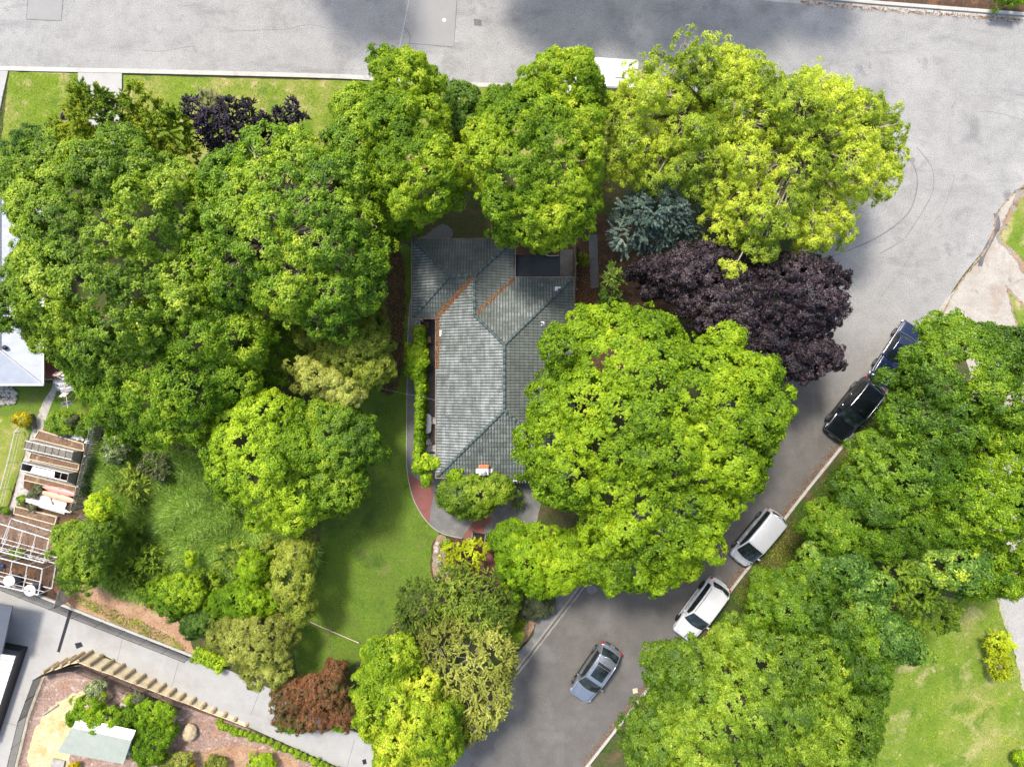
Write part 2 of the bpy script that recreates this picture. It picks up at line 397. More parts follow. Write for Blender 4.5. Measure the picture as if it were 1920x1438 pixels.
M['lamp_clear'] = plain('clear_lamp', (.55,.58,.62), .08, .3, var=.1, spec=.7)
M['plate'] = plain('number_plate', (.65,.65,.62), .4, var=.03)
M['interior'] = plain('car_interior', (.03,.028,.026), .8)
M['paint_grey'] = paint('paint_blue_grey', (.34,.36,.39), .75, .24)
M['paint_grey_side'] = paint('paint_dark_lower', (.045,.047,.052), .3, .35)
M['paint_white'] = paint('paint_white', (.62,.625,.63), 0, .3)
M['paint_silver'] = paint('paint_silver', (.66,.67,.69), .45, .26)
M['paint_black'] = paint('paint_black', (.006,.008,.010), .1, .12)
M['paint_blue'] = paint('paint_navy', (.006,.014,.045), .3, .2)
def car_glass():
    m, nt, b = nm('car_glass'); b.inputs['Base Color'].default_value = (.012,.02,.020,1)
    f = noise(nt, objc(nt), 2.2, 5, .6)
    nt.links.new(ramp(nt, f, [(.35,(.006,.009,.010)),(.55,(.014,.022,.022)),(.75,(.05,.055,.05))]), b.inputs['Base Color'])
    b.inputs['Roughness'].default_value = .04; b.inputs['Specular IOR Level'].default_value = .45
    return m
M['glass'] = car_glass()
M['roof_flat'] = wave_mat('dark_carport_sheet', (.028,.036,.042), .075, 0, .35, .3, .6, (.07,.06,.045))
M['roof_white'] = wave_mat('white_corrugate', (.46,.49,.54), .075, 0, .45, .1, .4, (.45,.46,.48))
M['roof_white_b'] = wave_mat('white_corrugate_across', (.45,.48,.53), .075, math.pi/2, .45, .1, .4, (.45,.46,.48))
M['roof_shed'] = wave_mat('pale_green_corrugate', (.42,.45,.37), .09, math.radians(-17), .5, .1, .5, (.42,.44,.36))
M['roof_grey'] = wave_mat('grey_corrugate', (.12,.13,.15), .09, math.radians(15), .4, .3, .4)

def tile_mat():
    m, nt, b = nm('concrete_roof_tiles')
    uv = node(nt, 'ShaderNodeUVMap', uv_map='tiles').outputs[0]
    lic_sun = node(nt, 'ShaderNodeAttribute', attribute_name='lichen_sun', attribute_type='GEOMETRY').outputs['Fac']
    pos = geo(nt)
    sxy = node(nt, 'ShaderNodeSeparateXYZ'); nt.links.new(uv, sxy.inputs[0])
    dv = node(nt, 'ShaderNodeVectorMath', operation='MULTIPLY'); nt.links.new(uv, dv.inputs[0]); dv.inputs[1].default_value = (.5, 1, 1)
    fl = node(nt, 'ShaderNodeVectorMath', operation='FLOOR'); nt.links.new(dv.outputs[0], fl.inputs[0])
    wnz = node(nt, 'ShaderNodeTexWhiteNoise', noise_dimensions='3D'); nt.links.new(fl.outputs[0], wnz.inputs[0])
    rnd = wnz.outputs[0]
    def M1(op, a, b_=None, c_=None):
        q = node(nt, 'ShaderNodeMath', operation=op)
        for i, v in enumerate((a, b_, c_)):
            if v is None: continue
            if isinstance(v, (int, float)): q.inputs[i].default_value = v
            else: nt.links.new(v, q.inputs[i])
        return q.outputs[0]
    fu = M1('FRACT', sxy.outputs[0]); fv = M1('FRACT', sxy.outputs[1])
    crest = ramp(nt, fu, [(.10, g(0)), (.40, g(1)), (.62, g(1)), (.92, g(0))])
    big = noise(nt, pos, .45, 5, .6); fine = noise(nt, pos, 9, 4, .75)
    streak = noise(nt, uv, 1.0, 3, .6, 0, (.22, .9, 1))
    base = ramp(nt, big, [(.3,(.072,.082,.070)),(.55,(.10,.113,.097)),(.75,(.132,.143,.12))])
    base = mixc(nt, .4, base, ramp(nt, rnd, [(0,(.06,.075,.065)),(1,(.14,.16,.138))]))
    v = M1('MULTIPLY_ADD', rnd, .16, M1('MULTIPLY', streak, 1.05)); v = M1('MULTIPLY_ADD', big, .8, v); v = M1('MULTIPLY_ADD', fine, .5, v)
    v = M1('ADD', v, lic_sun); v = M1('MULTIPLY_ADD', crest, .42, v)  # slope bias: lichens plus sun and shade put into the colour
    mr = node(nt, 'ShaderNodeMapRange'); nt.links.new(v, mr.inputs[0])
    mr.inputs[1].default_value = 1.62; mr.inputs[2].default_value = 2.25; mr.inputs[3].default_value = 0; mr.inputs[4].default_value = .66
    c = mixc(nt, mr.outputs[0], base, (.45,.465,.47))
    dirt_shade = ramp(nt, fv, [(0, g(.3)), (.10, g(1)), (.82, g(1)), (.93, g(.38))])  # grime at the laps, also paints in the step shadow of each course
    c = mixc(nt, 1.0, c, dirt_shade, 'MULTIPLY')
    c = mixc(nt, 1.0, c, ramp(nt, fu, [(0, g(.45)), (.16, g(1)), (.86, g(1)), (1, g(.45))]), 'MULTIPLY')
    c = mixc(nt, 1.0, c, ramp(nt, fine, [(.25, g(.75)), (.75, g(1.25))]), 'MULTIPLY')
    nt.links.new(c, b.inputs['Base Color']); b.inputs['Roughness'].default_value = .75
    return m
M['tiles'] = tile_mat()

# ------------------------------------------------------------------ setting: ground, roads, paths
def structure(name, mb, mat, smooth=False):
    return tag(mb.build(name, mat, None, smooth), kind='structure')
Z1, Z2, Z3, Z4 = .004, .008, .012, .016
structure('ground', MB().sheet([(-400,-400),(400,-400),(400,400),(-400,400)], 0), M['earth'])

ROAD_S = [(-900,100),(-20,124),(300,131),(640,140),(740,148),(940,157),(1160,163),(1300,180),(1420,240),(1500,340),(1520,440),(1500,545),(1430,660),(1270,865),(1110,1070),(950,1280),(840,1425),(640,1690)]
ROAD_E = [(960,1610),(1105,1432),(1215,1293),(1370,1108),(1480,962),(1600,812),(1700,690),(1760,590),(1786,545),(1812,508),(1850,462),(1864,435),(1869,400),(1890,372),(1925,346),(2040,300),(2800,320)]
ROAD_N = [(2900,75),(1920,31),(1650,10),(1560,2),(1300,-20),(600,-60),(-900,-110)]
road_px = smooth_poly(ROAD_S, 5, False)+smooth_poly(ROAD_E, 5, False)+ROAD_N
structure('road', MB().sheet(px2w(road_px), Z1), M['asphalt_light'])
side_px = [(1430,660),(1270,865),(1110,1070),(950,1280),(840,1425),(640,1690),(960,1610),(1105,1432),(1215,1293),(1370,1108),(1480,962),(1600,812),(1700,690),(1757,595),(1690,520),(1590,470),(1512,470),(1500,545)]
structure('side_road', MB().sheet(rough(px2w(side_px), .03, .5, 3), Z2), M['asphalt_dark'])
kerb_s = px2w(smooth_poly(ROAD_S, 5, False)); kerb_e = px2w(smooth_poly(ROAD_E[:6], 4, False)); kerb_n = px2w(ROAD_N)
mb = MB(); mb.prism(strip_poly(kerb_s[:34], 0.0, .34), 0, .028); mb.prism(strip_poly(kerb_s[:34], -.20, .36), 0, .13)
structure('kerb', mb, M['kerb'])
def seg_kerb(line, wl, wr, name, mt='kerb'):
    mb = MB(); 
    for i in range(len(line)-1):
        a, b = Vector(line[i][:2]), Vector(line[i+1][:2]); L = (b-a).length; n = max(1, int(L/1.8)); d = (b-a)/n; u = d.normalized(); nn = Vector((-u.y, u.x))
        for k in range(n):
            p = a+d*k+u*.008; q = a+d*(k+1)-u*.008
            mb.prism([tuple(p+nn*wl), tuple(p-nn*wr), tuple(q-nn*wr), tuple(q+nn*wl)], 0, .13)
    return structure(name, mb, M[mt])
seg_kerb(kerb_s[60:], .02, .13, 'kerb', 'kerb_old')
seg_kerb(kerb_e, .16, .02, 'kerb')
seg_kerb(kerb_n[:5], .02, .22, 'kerb')
structure('gutter_channel', MB().sheet(strip_poly(kerb_n[:5], .42, 0), Z2), M['kerb'])
structure('gutter_channel', MB().sheet(rough(strip_poly(kerb_s[60:], .32, -.20), .04, .3, 8), Z2+.004), M['kerb_old'])
structure('gutter_channel', MB().sheet(rough(strip_poly(kerb_e, .0, .55), .06, .3, 9), Z2+.004), M['rust_edge'])

# verges and lawns
def slab(name, px, mat, z=.1, sm=0, rg=.05, seed=1, st=.4):
    pts = smooth_poly(px, sm) if sm else px
    w = px2w(pts, z); w = rough(w, rg, st, seed) if rg else w
    return structure(name, MB().prism(w, 0, z), mat)
slab('verge_lawn', [(17,135),(148,138),(148,170),(150,320),(-300,320),(-300,285),(0,285)], M['lawn_bright'], .1, 0, .03, 2)
slab('verge_lawn', [(231,141),(420,147),(690,153),(940,163),(1160,172),(1160,300),(700,320),(620,345),(231,340)], M['lawn_bright'], .1, 0, .03, 4)
structure('driveway', MB().prism(px2w([(148,136),(230,139),(228,300),(148,300)]), 0, .105), M['concrete'])
structure('driveway', MB().prism(px2w([(-60,132),(17,134),(-8,250),(-60,250)]), 0, .105), M['concrete'])
structure('side_lawn', MB().sheet(rough(px2w([(-300,300),(60,300),(60,420),(-300,420)]), .05, .4, 3), Z2), M['lawn'])
slab('verge_soil', [(1395,-14),(1560,-4),(1650,4),(1925,25),(2300,40),(2300,-150),(1395,-150)], M['soil'], .1, 0, .02, 5)
structure('back_lawn', MB().sheet(rough(px2w(smooth_poly([(738,470),(776,480),(772,600),(766,700),(765,880),(790,960),(822,1000),(818,1070),(770,1120),(720,1190),(655,1250),(565,1275),(555,1150),(600,1020),(600,930),(630,800),(640,640)], 4)), .06, .3, 6), Z1), M['lawn'])
structure('worn_grass', MB().sheet(rough(px2w(smooth_poly([(740,470),(760,500),(758,600),(755,690),(735,740),(705,720),(720,640),(712,560)], 4)), .12, .25, 7), Z2), M['soil'])
structure('verge_grass', MB().prism(rough(strip_poly(px2w(smooth_poly([(1105,1432),(1215,1293),(1370,1108),(1480,962),(1600,812),(1690,700)], 3, False)), -.1, 3.2), .03, .4, 8), 0, .1), M['earth'])
structure('dry_lawn', MB().sheet(rough(px2w(smooth_poly([(1560,1500),(1600,1380),(1620,1290),(1640,1190),(1720,1120),(1800,1120),(1870,1100),(1885,1150),(1905,1240),(1960,1330),(1990,1500)], 4)), .1, .3, 9), Z1), M['lawn_dry'])
structure('gravel_drive', MB().sheet(rough(px2w(smooth_poly([(1762,592),(1786,549),(1820,508),(1855,462),(1872,400),(1925,352),(2000,400),(1990,500),(2000,570),(2050,800),(2050,1400),(1935,1330),(1905,1230),(1880,1160),(1868,1110),(1820,900),(1820,700)], 4)), .08, .25, 10), Z1+.002), M['gravel_brown'])
structure('gravel_drive', MB().sheet(rough(px2w([(1875,1080),(1960,1040),(2050,1040),(2050,1330),(1935,1290),(1905,1220),(1882,1160)]), .08, .25, 11), Z2), M['gravel'])
structure('corner_lawn', MB().sheet(rough(px2w(smooth_poly([(1925,352),(1898,380),(1884,410),(1868,448),(1885,465),(1905,490),(1930,520),(2050,560),(2050,350)], 3)), .07, .2, 12), Z3), M['rust_edge'])
structure('corner_lawn', MB().sheet(rough(px2w(smooth_poly([(1935,362),(1908,388),(1890,420),(1876,448),(1892,462),(1915,485),(1940,505),(2050,540),(2050,360)], 3)), .07, .2, 13), Z4), M['lawn_dry'])
structure('corner_lawn', MB().sheet(rough(px2w([(1884,533),(1935,585),(1950,650),(1915,640),(1898,590)]), .06, .2, 14), Z3), M['rust_edge'])
structure('corner_lawn', MB().sheet(rough(px2w([(1890,545),(1932,592),(1945,640),(1917,625),(1902,590)]), .06, .2, 15), Z4), M['lawn_dry'])
structure('road_edge', MB().sheet(rough(strip_poly(px2w(smooth_poly([(1868,400),(1872,425),(1858,452),(1845,478),(1838,500)], 4, False)), .12, .22), .04, .2, 5), Z3), M['seal'])
structure('road_edge', MB().sheet(rough(strip_poly(px2w(smooth_poly([(1925,347),(1893,372),(1872,400),(1862,440),(1848,470),(1815,512),(1790,548),(1768,590)], 4, False)), .02, .10), .07, .12, 6), Z3+.002), M['rust_edge'])

# patches, cracks and tyre marks on the road
structure('road_patch', MB().sheet(px2w([(55,-6),(118,-6),(114,38),(52,36)]), Z2+.002), M['patch'])
structure('road_patch', MB().sheet(px2w([(782,-10),(857,-10),(850,88),(768,82)]), Z2+.002), M['patch'])
structure('road_patch', MB().sheet(px2w([(872,1403),(888,1421),(880,1440),(845,1470),(820,1440)]), Z3), M['patch_dark'])
def mark(pts, w, mat='seal', sm=4, z=Z3, name='road_seam'):
    line = px2w(smooth_poly(pts, sm, False) if sm else pts)
    return structure(name, MB().sheet(strip_poly(line, w/2, w/2), z), M[mat])
mark([(768,-5),(757,50),(746,104)], .08, 'kerb', 0)
mark([(758,52),(768,66),(768,82)], .04)
mark([(52,-4),(50,37),(115,40),(119,-5)], .05, 'seal', 0)
mark([(766,82),(851,89),(857,-4)], .04, 'seal', 0)
mark([(889,36),(903,38),(903,50),(890,49),(889,36)], .03, 'seal', 0)
M['tyre'] = plain('tyre_mark', (.155,.155,.157), .85, var=.25, scale=1.2)
mark([(1685,280),(1708,302),(1719,330),(1718,360),(1706,395),(1680,422),(1640,448),(1590,470),(1560,480)], .085, 'tyre', 5, Z2+.001, 'tyre_mark')
mark([(1718,276),(1745,310),(1751,345),(1742,375),(1715,420),(1690,452),(1650,475)], .05, 'tyre', 5, Z2+.001, 'tyre_mark')
mark([(1160,1180),(1030,1340),(945,1438)], .03, 'seal', 0)
mark([(1270,1060),(1100,1265)], .025, 'seal', 0)
mark([(1240,1150),(1080,1360),(1010,1438)], .02, 'seal', 0)
rc = random.Random(12)
for (x, y, a, n_, st_) in ((1080,1230,-.9,9,16),(1005,1350,-.9,8,14),(1180,1130,-.85,8,12),(1440,900,-.9,9,14),(430,60,.02,12,16),(250,95,.03,8,14),(1650,560,-.8,8,14),(1740,430,-.85,9,13),(1830,210,.1,8,14),(960,100,1.4,6,9),(1560,760,-.3,6,9),(1190,1380,-.9,6,12)):
    pts_ = [(x, y)]
    for k in range(n_): a += rc.uniform(-.35,.35)*(.6); pts_.append((pts_[-1][0]+math.cos(a)*st_, pts_[-1][1]+math.sin(a)*st_))
    mark(pts_, rc.uniform(.012,.024), 'seal', 2, Z3, 'road_crack')
structure('road_marker', MB().lathe([(.13,0),(.13,.006)], P(833,38,Z3), 16), M['white'])
structure('cover_plate', MB().sheet(px2w([(1186,1291),(1195,1289),(1196,1298),(1187,1300)]), Z4), M['pale_wood'])

def blend_road():   # the dark seal of the side street wears into the pale chip seal of the junction
    m = M['asphalt_dark']; nt = m.node_tree; b = nt.nodes['Principled BSDF']; src = b.inputs['Base Color'].links[0].from_socket
    pos = geo(nt); dt = node(nt, 'ShaderNodeVectorMath', operation='DOT_PRODUCT'); nt.links.new(pos, dt.inputs[0]); dt.inputs[1].default_value = (.62, .78, 0)
    nz = noise(nt, pos, .35, 5, .65); q = node(nt, 'ShaderNodeMath', operation='MULTIPLY_ADD'); nt.links.new(nz, q.inputs[0]); q.inputs[1].default_value = 7.0; nt.links.new(dt.outputs['Value'], q.inputs[2])
    mr = node(nt, 'ShaderNodeMapRange'); nt.links.new(q.outputs[0], mr.inputs[0]); mr.inputs[1].default_value = 15.5; mr.inputs[2].default_value = 23.5
    fn = ramp(nt, noise(nt, pos, 13, 3, .8), [(.25, g(.55)), (.75, g(1.45))])
    lt = mixc(nt, 1.0, ramp(nt, noise(nt, pos, .9, 6, .65), [(.2,(.22,.213,.20)),(.8,(.30,.291,.273))]), fn, 'MULTIPLY')
    nt.links.new(mixc(nt, mr.outputs[0], src, lt), b.inputs['Base Color'])
blend_road()
# paths and ground round the house
structure('patio', MB().prism(px2w(smooth_poly([(771,560),(766,620),(764,720),(763,850),(766,895),(776,935),(792,965),(812,988),(835,1001),(866,1008),(895,1010),(915,1000),(990,1000),(1010,960),(1010,880),(830,880),(830,560)], 4)), 0, .03), M['concrete_grey'])
red = [(764,885),(785,900),(812,905),(812,935),(808,950),(806,970),(805,982),(790,963),(776,936),(768,910)]
structure('red_paving', MB().sheet(px2w(red), .036), M['concrete_red'])
structure('red_paving', MB().sheet(px2w(smooth_poly([(868,1007),(880,990),(893,970),(915,962),(925,975),(910,985),(908,1000),(912,1030),(930,1050),(915,1085),(895,1110),(880,1100),(888,1050),(890,1012)], 3)), .036), M['concrete_red'])
structure('patio_edging', MB().prism(strip_poly(px2w(smooth_poly([(771,560),(766,620),(764,720),(763,850),(766,895),(776,935),(792,965),(812,988),(835,1001),(866,1008)], 5, False)), 0, .05), 0, .055), M['concrete'])
structure('path', MB().prism(px2w(smooth_poly([(830,420),(800,440),(775,455),(780,470),(815,470),(850,440)], 3)), 0, .02), M['patch_dark'])
structure('path', MB().prism(px2w([(1050,468),(1074,468),(1074,530),(1050,530)]), 0, .02), M['concrete_grey'])
structure('path', MB().prism(rough(px2w([(1103,440),(1120,440),(1122,538),(1108,542)]), .03, .3), 0, .02), M['patch_dark'])
structure('side_garden', MB().sheet(rough(px2w(smooth_poly([(965,430),(1100,400),(1250,440),(1290,540),(1220,640),(1120,760),(1060,900),(1000,880),(1060,600),(1060,530),(965,530)], 3)), .1, .3, 21), Z1), M['soil'])
structure('footpath', MB().prism(rough(px2w([(1112,1068),(1066,1070),(1010,1130),(1000,1190),(955,1240),(940,1290),(1010,1200)]), .05, .3, 23), 0, .1), M['concrete_grey'])
structure('garden_bed', MB().sheet(rough(px2w(smooth_poly([(822,1005),(808,1040),(812,1090),(850,1150),(960,1200),(1000,1160),(1060,1080),(1000,1000),(900,1012)], 3)), .08, .3, 24), Z2), M['soil'])
structure('bed_edge', MB().sheet(rough(px2w(smooth_poly([(822,1003),(812,1030),(812,1075),(828,1100),(850,1130),(840,1080),(834,1040),(838,1010)], 3)), .06, .2, 25), Z3), M['rust_edge'])
structure('garden_bed', MB().sheet(rough(px2w(smooth_poly([(965,1150),(990,1150),(1005,1165),(985,1200),(960,1215)], 3)), .06, .2, 26), .108), M['bank'])

# bottom left: bank, concrete drive and raised garden
structure('bank', MB().sheet(rough(px2w(smooth_poly([(120,1085),(180,1080),(280,1120),(345,1180),(360,1232),(300,1210),(200,1165),(120,1130)], 4)), .08, .25, 31), Z1), M['bank'])
structure('driveway', MB().sheet(px2w([(-400,960),(0,1092),(110,1135),(355,1228),(420,1252),(510,1292),(560,1330),(700,1385),(700,1470),(655,1446),(560,1405),(465,1362),(330,1300),(190,1225),(110,1275),(70,1460),(-400,1460)]), Z1), M['concrete_drive'])
for a, b in (((230,1195),(220,1238)),((335,1240),(322,1288)),((490,1288),(470,1340)),((665,1385),(650,1440)),((0,1352),(35,1360))):
    mark([a, b], .03, 'concrete_grey', 0, Z2)
def drain(poly, name, lab):
    o = tag(MB().prism(px2w(poly), 0, .012).build(name, M['black_metal']), lab, 'drain'); return o
drain([(130,1142),(136,1144),(112,1223),(107,1221)], 'drain_grate', 'long black drain grate across the pale concrete drive')
drain([(140,1206),(152,1203),(156,1211),(144,1216)], 'drain_cover', 'small square black drain cover beside log retaining wall')
drain([(679,1424),(686,1422),(688,1431),(681,1433)], 'drain_cover', 'small square black drain cover at bottom by lime tree')
for x, y, r_ in ((1110,1105,.30),(1345,1085,.26),(1640,760,.22),(1710,300,.2)): structure('oil_stain', MB().sheet(rough([(P(x,y).x+r_*math.cos(t/12*6.283)*1.3, P(x,y).y+r_*math.sin(t/12*6.283)) for t in range(12)], .05, .1, int(x)), Z3+.001), M['tyre'])

XA, XB, HG = -29.6, -19.2, 1.4
def zg(x): return HG*max(0.0, min(1.0, (XB-x)/(XB-XA)))
def PG(px, py, dz=0.0):
    z = 0.0
    for _ in range(30): p = P(px, py, z+dz); z = .5*z+.5*zg(p.x)
    p = P(px, py, z+dz); return p
def raised(name, px, mat, dz=0.0, skirt=True, rg=.0, seed=1):
    w = [PG(x, y)[:2] for x, y in px]
    if rg: w = rough(w, rg, .25, seed)
    bm = bmesh.new(); vs = [bm.verts.new((x, y, 0)) for x, y in w]; bm.faces.new(vs)
    bmesh.ops.triangulate(bm, faces=bm.faces[:])
    for X in (XA, XB):
        bmesh.ops.bisect_plane(bm, geom=bm.verts[:]+bm.edges[:]+bm.faces[:], plane_co=(X,0,0), plane_no=(1,0,0))
    for v in bm.verts: v.co.z = zg(v.co.x)+dz
    bmesh.ops.recalc_face_normals(bm, faces=bm.faces[:])
    for f in bm.faces:
        if f.normal.z < 0: f.normal_flip()
    if skirt:
        be = [e for e in bm.edges if e.is_boundary]
        r = bmesh.ops.extrude_edge_only(bm, edges=be)
        for v in [q for q in r['geom'] if isinstance(q, bmesh.types.BMVert)]: v.co.z = 0.0
    me = bpy.data.meshes.new(name); bm.to_mesh(me); bm.free(); me.materials.append(mat)
    o = bpy.data.objects.new(name, me); col.objects.link(o); return tag(o, kind='structure')
raised('raised_garden', [(77,1266),(138,1252),(157,1252),(300,1309),(465,1366),(560,1407),(655,1450),(655,1600),(10,1600),(28,1450)], M['bark_mulch'], .02)
raised('dry_ground', [(150,1295),(185,1290),(190,1320),(150,1350),(130,1400),(130,1450),(60,1450),(50,1420),(70,1360),(95,1325),(120,1310)], M['dry_earth'], .03, False, .1, 3)
raised('dry_ground', [(330,1420),(440,1395),(520,1410),(560,1430),(560,1460),(330,1460)], M['bank'], .03, False, .1, 5)

# left: neighbour's yard
structure('yard_lawn', MB().sheet(rough(px2w(smooth_poly([(-200,720),(110,720),(200,740),(200,800),(85,810),(60,850),(35,930),(0,990),(-200,990)], 3)), .05, .3, 41), Z1), M['lawn'])
structure('yard_lawn', MB().sheet(rough(px2w([(-60,778),(20,780),(55,812),(40,870),(22,930),(0,975),(-60,1000)]), .05, .3, 42), Z2), M['lawn_bright'])
structure('yard_beds', MB().sheet(rough(px2w([(85,805),(195,815),(170,950),(110,1120),(110,1130),(-60,1080),(-60,985),(10,960),(50,850)]), .04, .3, 43), Z2), M['soil'])
structure('yard_lawn', MB().sheet(rough(px2w([(120,735),(180,745),(192,785),(182,790),(90,775),(100,750)]), .05, .3, 44), Z2), M['lawn_bright'])
structure('stone_path', MB().sheet(rough(px2w(smooth_poly([(112,672),(120,700),(106,735),(92,770),(80,805),(65,840),(52,880),(40,930),(30,975),(12,978),(25,930),(38,880),(52,835),(65,795),(80,755),(98,725),(100,690)], 3)), .04, .25, 45), Z3), M['stone_path'])
structure('stone_path', MB().sheet(rough(px2w([(40,910),(60,925),(85,935),(78,950),(40,930)]), .04, .25, 46), Z4), M['stone_path'])
structure('bark_bed', MB().sheet(rough(px2w([(0,955),(60,962),(110,985),(105,1045),(20,1025),(0,1010)]), .04, .25, 47), Z4), M['bed_soil'])
structure('bark_bed', MB().sheet(rough(px2w([(68,808),(160,835),(165,850),(70,825)]), .03, .25, 48), Z3), M['bed_soil'])

# ------------------------------------------------------------------ foliage engine
rng0 = np.random.default_rng(7)
TOTAL = [0]
def unit(a): return a/np.maximum(np.linalg.norm(a, axis=1, keepdims=True), 1e-9)
def leaf_mesh(name, Pn, D, N, L, W, T, mat, parent=None, fold=.12):
    n = len(Pn); TOTAL[0] += n
    N = unit(N); D = unit(D - N*np.sum(D*N, axis=1, keepdims=True)); Sx = np.cross(N, D)
    L = L[:, None]; W = W[:, None]
    v = np.empty((n, 4, 3), np.float32)
    v[:, 0] = Pn-D*L*.5; v[:, 1] = Pn+Sx*W*.5+N*W*fold+D*L*.06; v[:, 2] = Pn+D*L*.5-N*L*.08; v[:, 3] = Pn-Sx*W*.5+N*W*fold+D*L*.06
    me = bpy.data.meshes.new(name)
    me.vertices.add(4*n); me.vertices.foreach_set('co', v.ravel())
    me.loops.add(4*n); me.loops.foreach_set('vertex_index', np.arange(4*n, dtype=np.int32))
    me.polygons.add(n); me.polygons.foreach_set('loop_start', np.arange(0, 4*n, 4, dtype=np.int32))
    try: me.polygons.foreach_set('loop_total', np.full(n, 4, np.int32))
    except Exception: pass
    at = me.attributes.new('tint', 'FLOAT', 'FACE'); at.data.foreach_set('value', np.clip(T, 0, 1).astype(np.float32))
    me.update(calc_edges=True); me.materials.append(mat)
    o = bpy.data.objects.new(name, me); col.objects.link(o)
    if parent: o.parent = parent
    return o
def rdirs(rng, n):
    a = rng.normal(size=(n, 3)); return unit(a)

def clumps_from(rng, ells, lobe=.36, sub=.5, fill=True, dens=1.3, low=-.45, gap=.78, jit=.12, shoot=.10):
    lobes = []; fills = []
    for (c, R) in ells:
        c = np.array(c, float); R = np.array(R, float); rm = (R[0]*R[1])**.5
        rl = max(lobe*rm, sub*.9); n = max(4, int((2.9 if fill else 1.9)*(rm/rl)**2))
        for i in range(n):
            t = (i+.5)/n; z = 1-t*1.35; ph = i*2.39996+rng.uniform(-.35, .35)+c[0]; s = math.sqrt(max(0, 1-z*z))
            d = np.array([math.cos(ph)*s, math.sin(ph)*s, z])+rng.normal(size=3)*jit
            r = rl*(rng.uniform(.8, 1.22) if fill else rng.uniform(.7, 1.3))
            lc = c+d*np.maximum(R-r*(.84 if fill else .75), .1*R)*rng.uniform(.90, 1.07)
            lobes.append((lc, np.array([r, r, r*.85])))
        if fill: fills.append((c-np.array([0, 0, R[2]*.05]), R*.88))
    allc = np.array([l[0] for l in lobes+fills]); allr = np.array([l[1] for l in lobes+fills])
    C = []; O = []
    for k, (lc, lr) in enumerate(lobes+fills):
        isf = k >= len(lobes); r = (lr[0]*lr[1])**.5
        n = int(dens*4*r*r/(sub*sub)*(.75 if isf else 1))+3
        d = rdirs(rng, n); d = d[d[:, 2] > -.45]
        p = lc+d*lr*rng.uniform(.82, 1.1, (len(d), 1))
        q = np.linalg.norm((p[:, None]-allc[None])/allr[None], axis=2); q[:, k] = 9
        ok = (q > gap).all(axis=1); C.append(p[ok]); O.append(d[ok])
    C = np.concatenate(C); O = np.concatenate(O)
    push = rng.random(len(C)) < shoot; C = C+O*(push*rng.uniform(.3, 1.25, len(C))*sub)[:, None]
    zmin = min(c[2]+R[2]*low for c, R in ells); ok = (C[:, 2] > max(zmin, .15))
    return C[ok], O[ok], [l[0] for l in lobes], [l[1][0] for l in lobes]

def leaves_from(rng, C, O, sub, L, W, cover, style='broad', tbias=0.0, up=.35, tvar=.45, puff=.45, spread=.5):
    m = len(C); n = max(3, int(cover*math.pi*sub*sub/(.5*L*W)))
    subm = sub*rng.uniform(.7, 1.25, m)
    O = unit(O+np.array([0, 0, up])); a = rdirs(rng, m); t1 = unit(np.cross(O, a)); t2 = np.cross(O, t1)
    idx = np.repeat(np.arange(m), n); N_ = len(idx); s = subm[idx]
    ct = .42+.5*np.sin(C[:, 0]*.9+1.3*np.sin(C[:, 1]*.7))*.35+rng.normal(size=m)*.11+tbias-.04
    if style == 'broad':
        rr = np.sqrt(rng.random(N_)); ph = rng.random(N_)*2*np.pi
        # ragged outline: each clump is a rosette of a few shoots
        k = rng.integers(4, 7, m)[idx]; rr = rr*(.72+.38*np.cos(k*ph+idx))
        rad = t1[idx]*np.cos(ph)[:, None]+t2[idx]*np.sin(ph)[:, None]
        h = puff*(1-rr**2)+rng.normal(size=N_)*.16
        p = C[idx]+rad*(rr*s)[:, None]+O[idx]*(h*s)[:, None]
        nrm = O[idx]+rad*(.7*rr)[:, None]+rdirs(rng, N_)*spread+np.array([0, 0, .25]); D = rad+rdirs(rng, N_)*.8
        T = ct[idx]+rng.normal(size=N_)*tvar*.38
    else:   # sprays of narrow leaves along fanned shoots
        k = 5; sh = rng.normal(size=(m, k, 3))*.55+O[:, None]*1.0; sh = sh/np.linalg.norm(sh, axis=2, keepdims=True)
        j = rng.integers(0, k, N_); d = sh[idx, j]; t = rng.random(N_)
        side = unit(np.cross(d, rdirs(rng, N_)))
        p = C[idx]+d*(t*s*1.25)[:, None]+side*((1-t*.7)*s*.16*rng.random(N_))[:, None]
        D = d+side*rng.uniform(.3, .9, N_)[:, None]; nrm = rdirs(rng, N_)*.7+np.array([0, 0, .8])+O[idx]*.3
        T = ct[idx]+rng.normal(size=N_)*tvar*.38
    return p, D, nrm, L*rng.uniform(.7, 1.3, N_), W*rng.uniform(.7, 1.3, N_), T

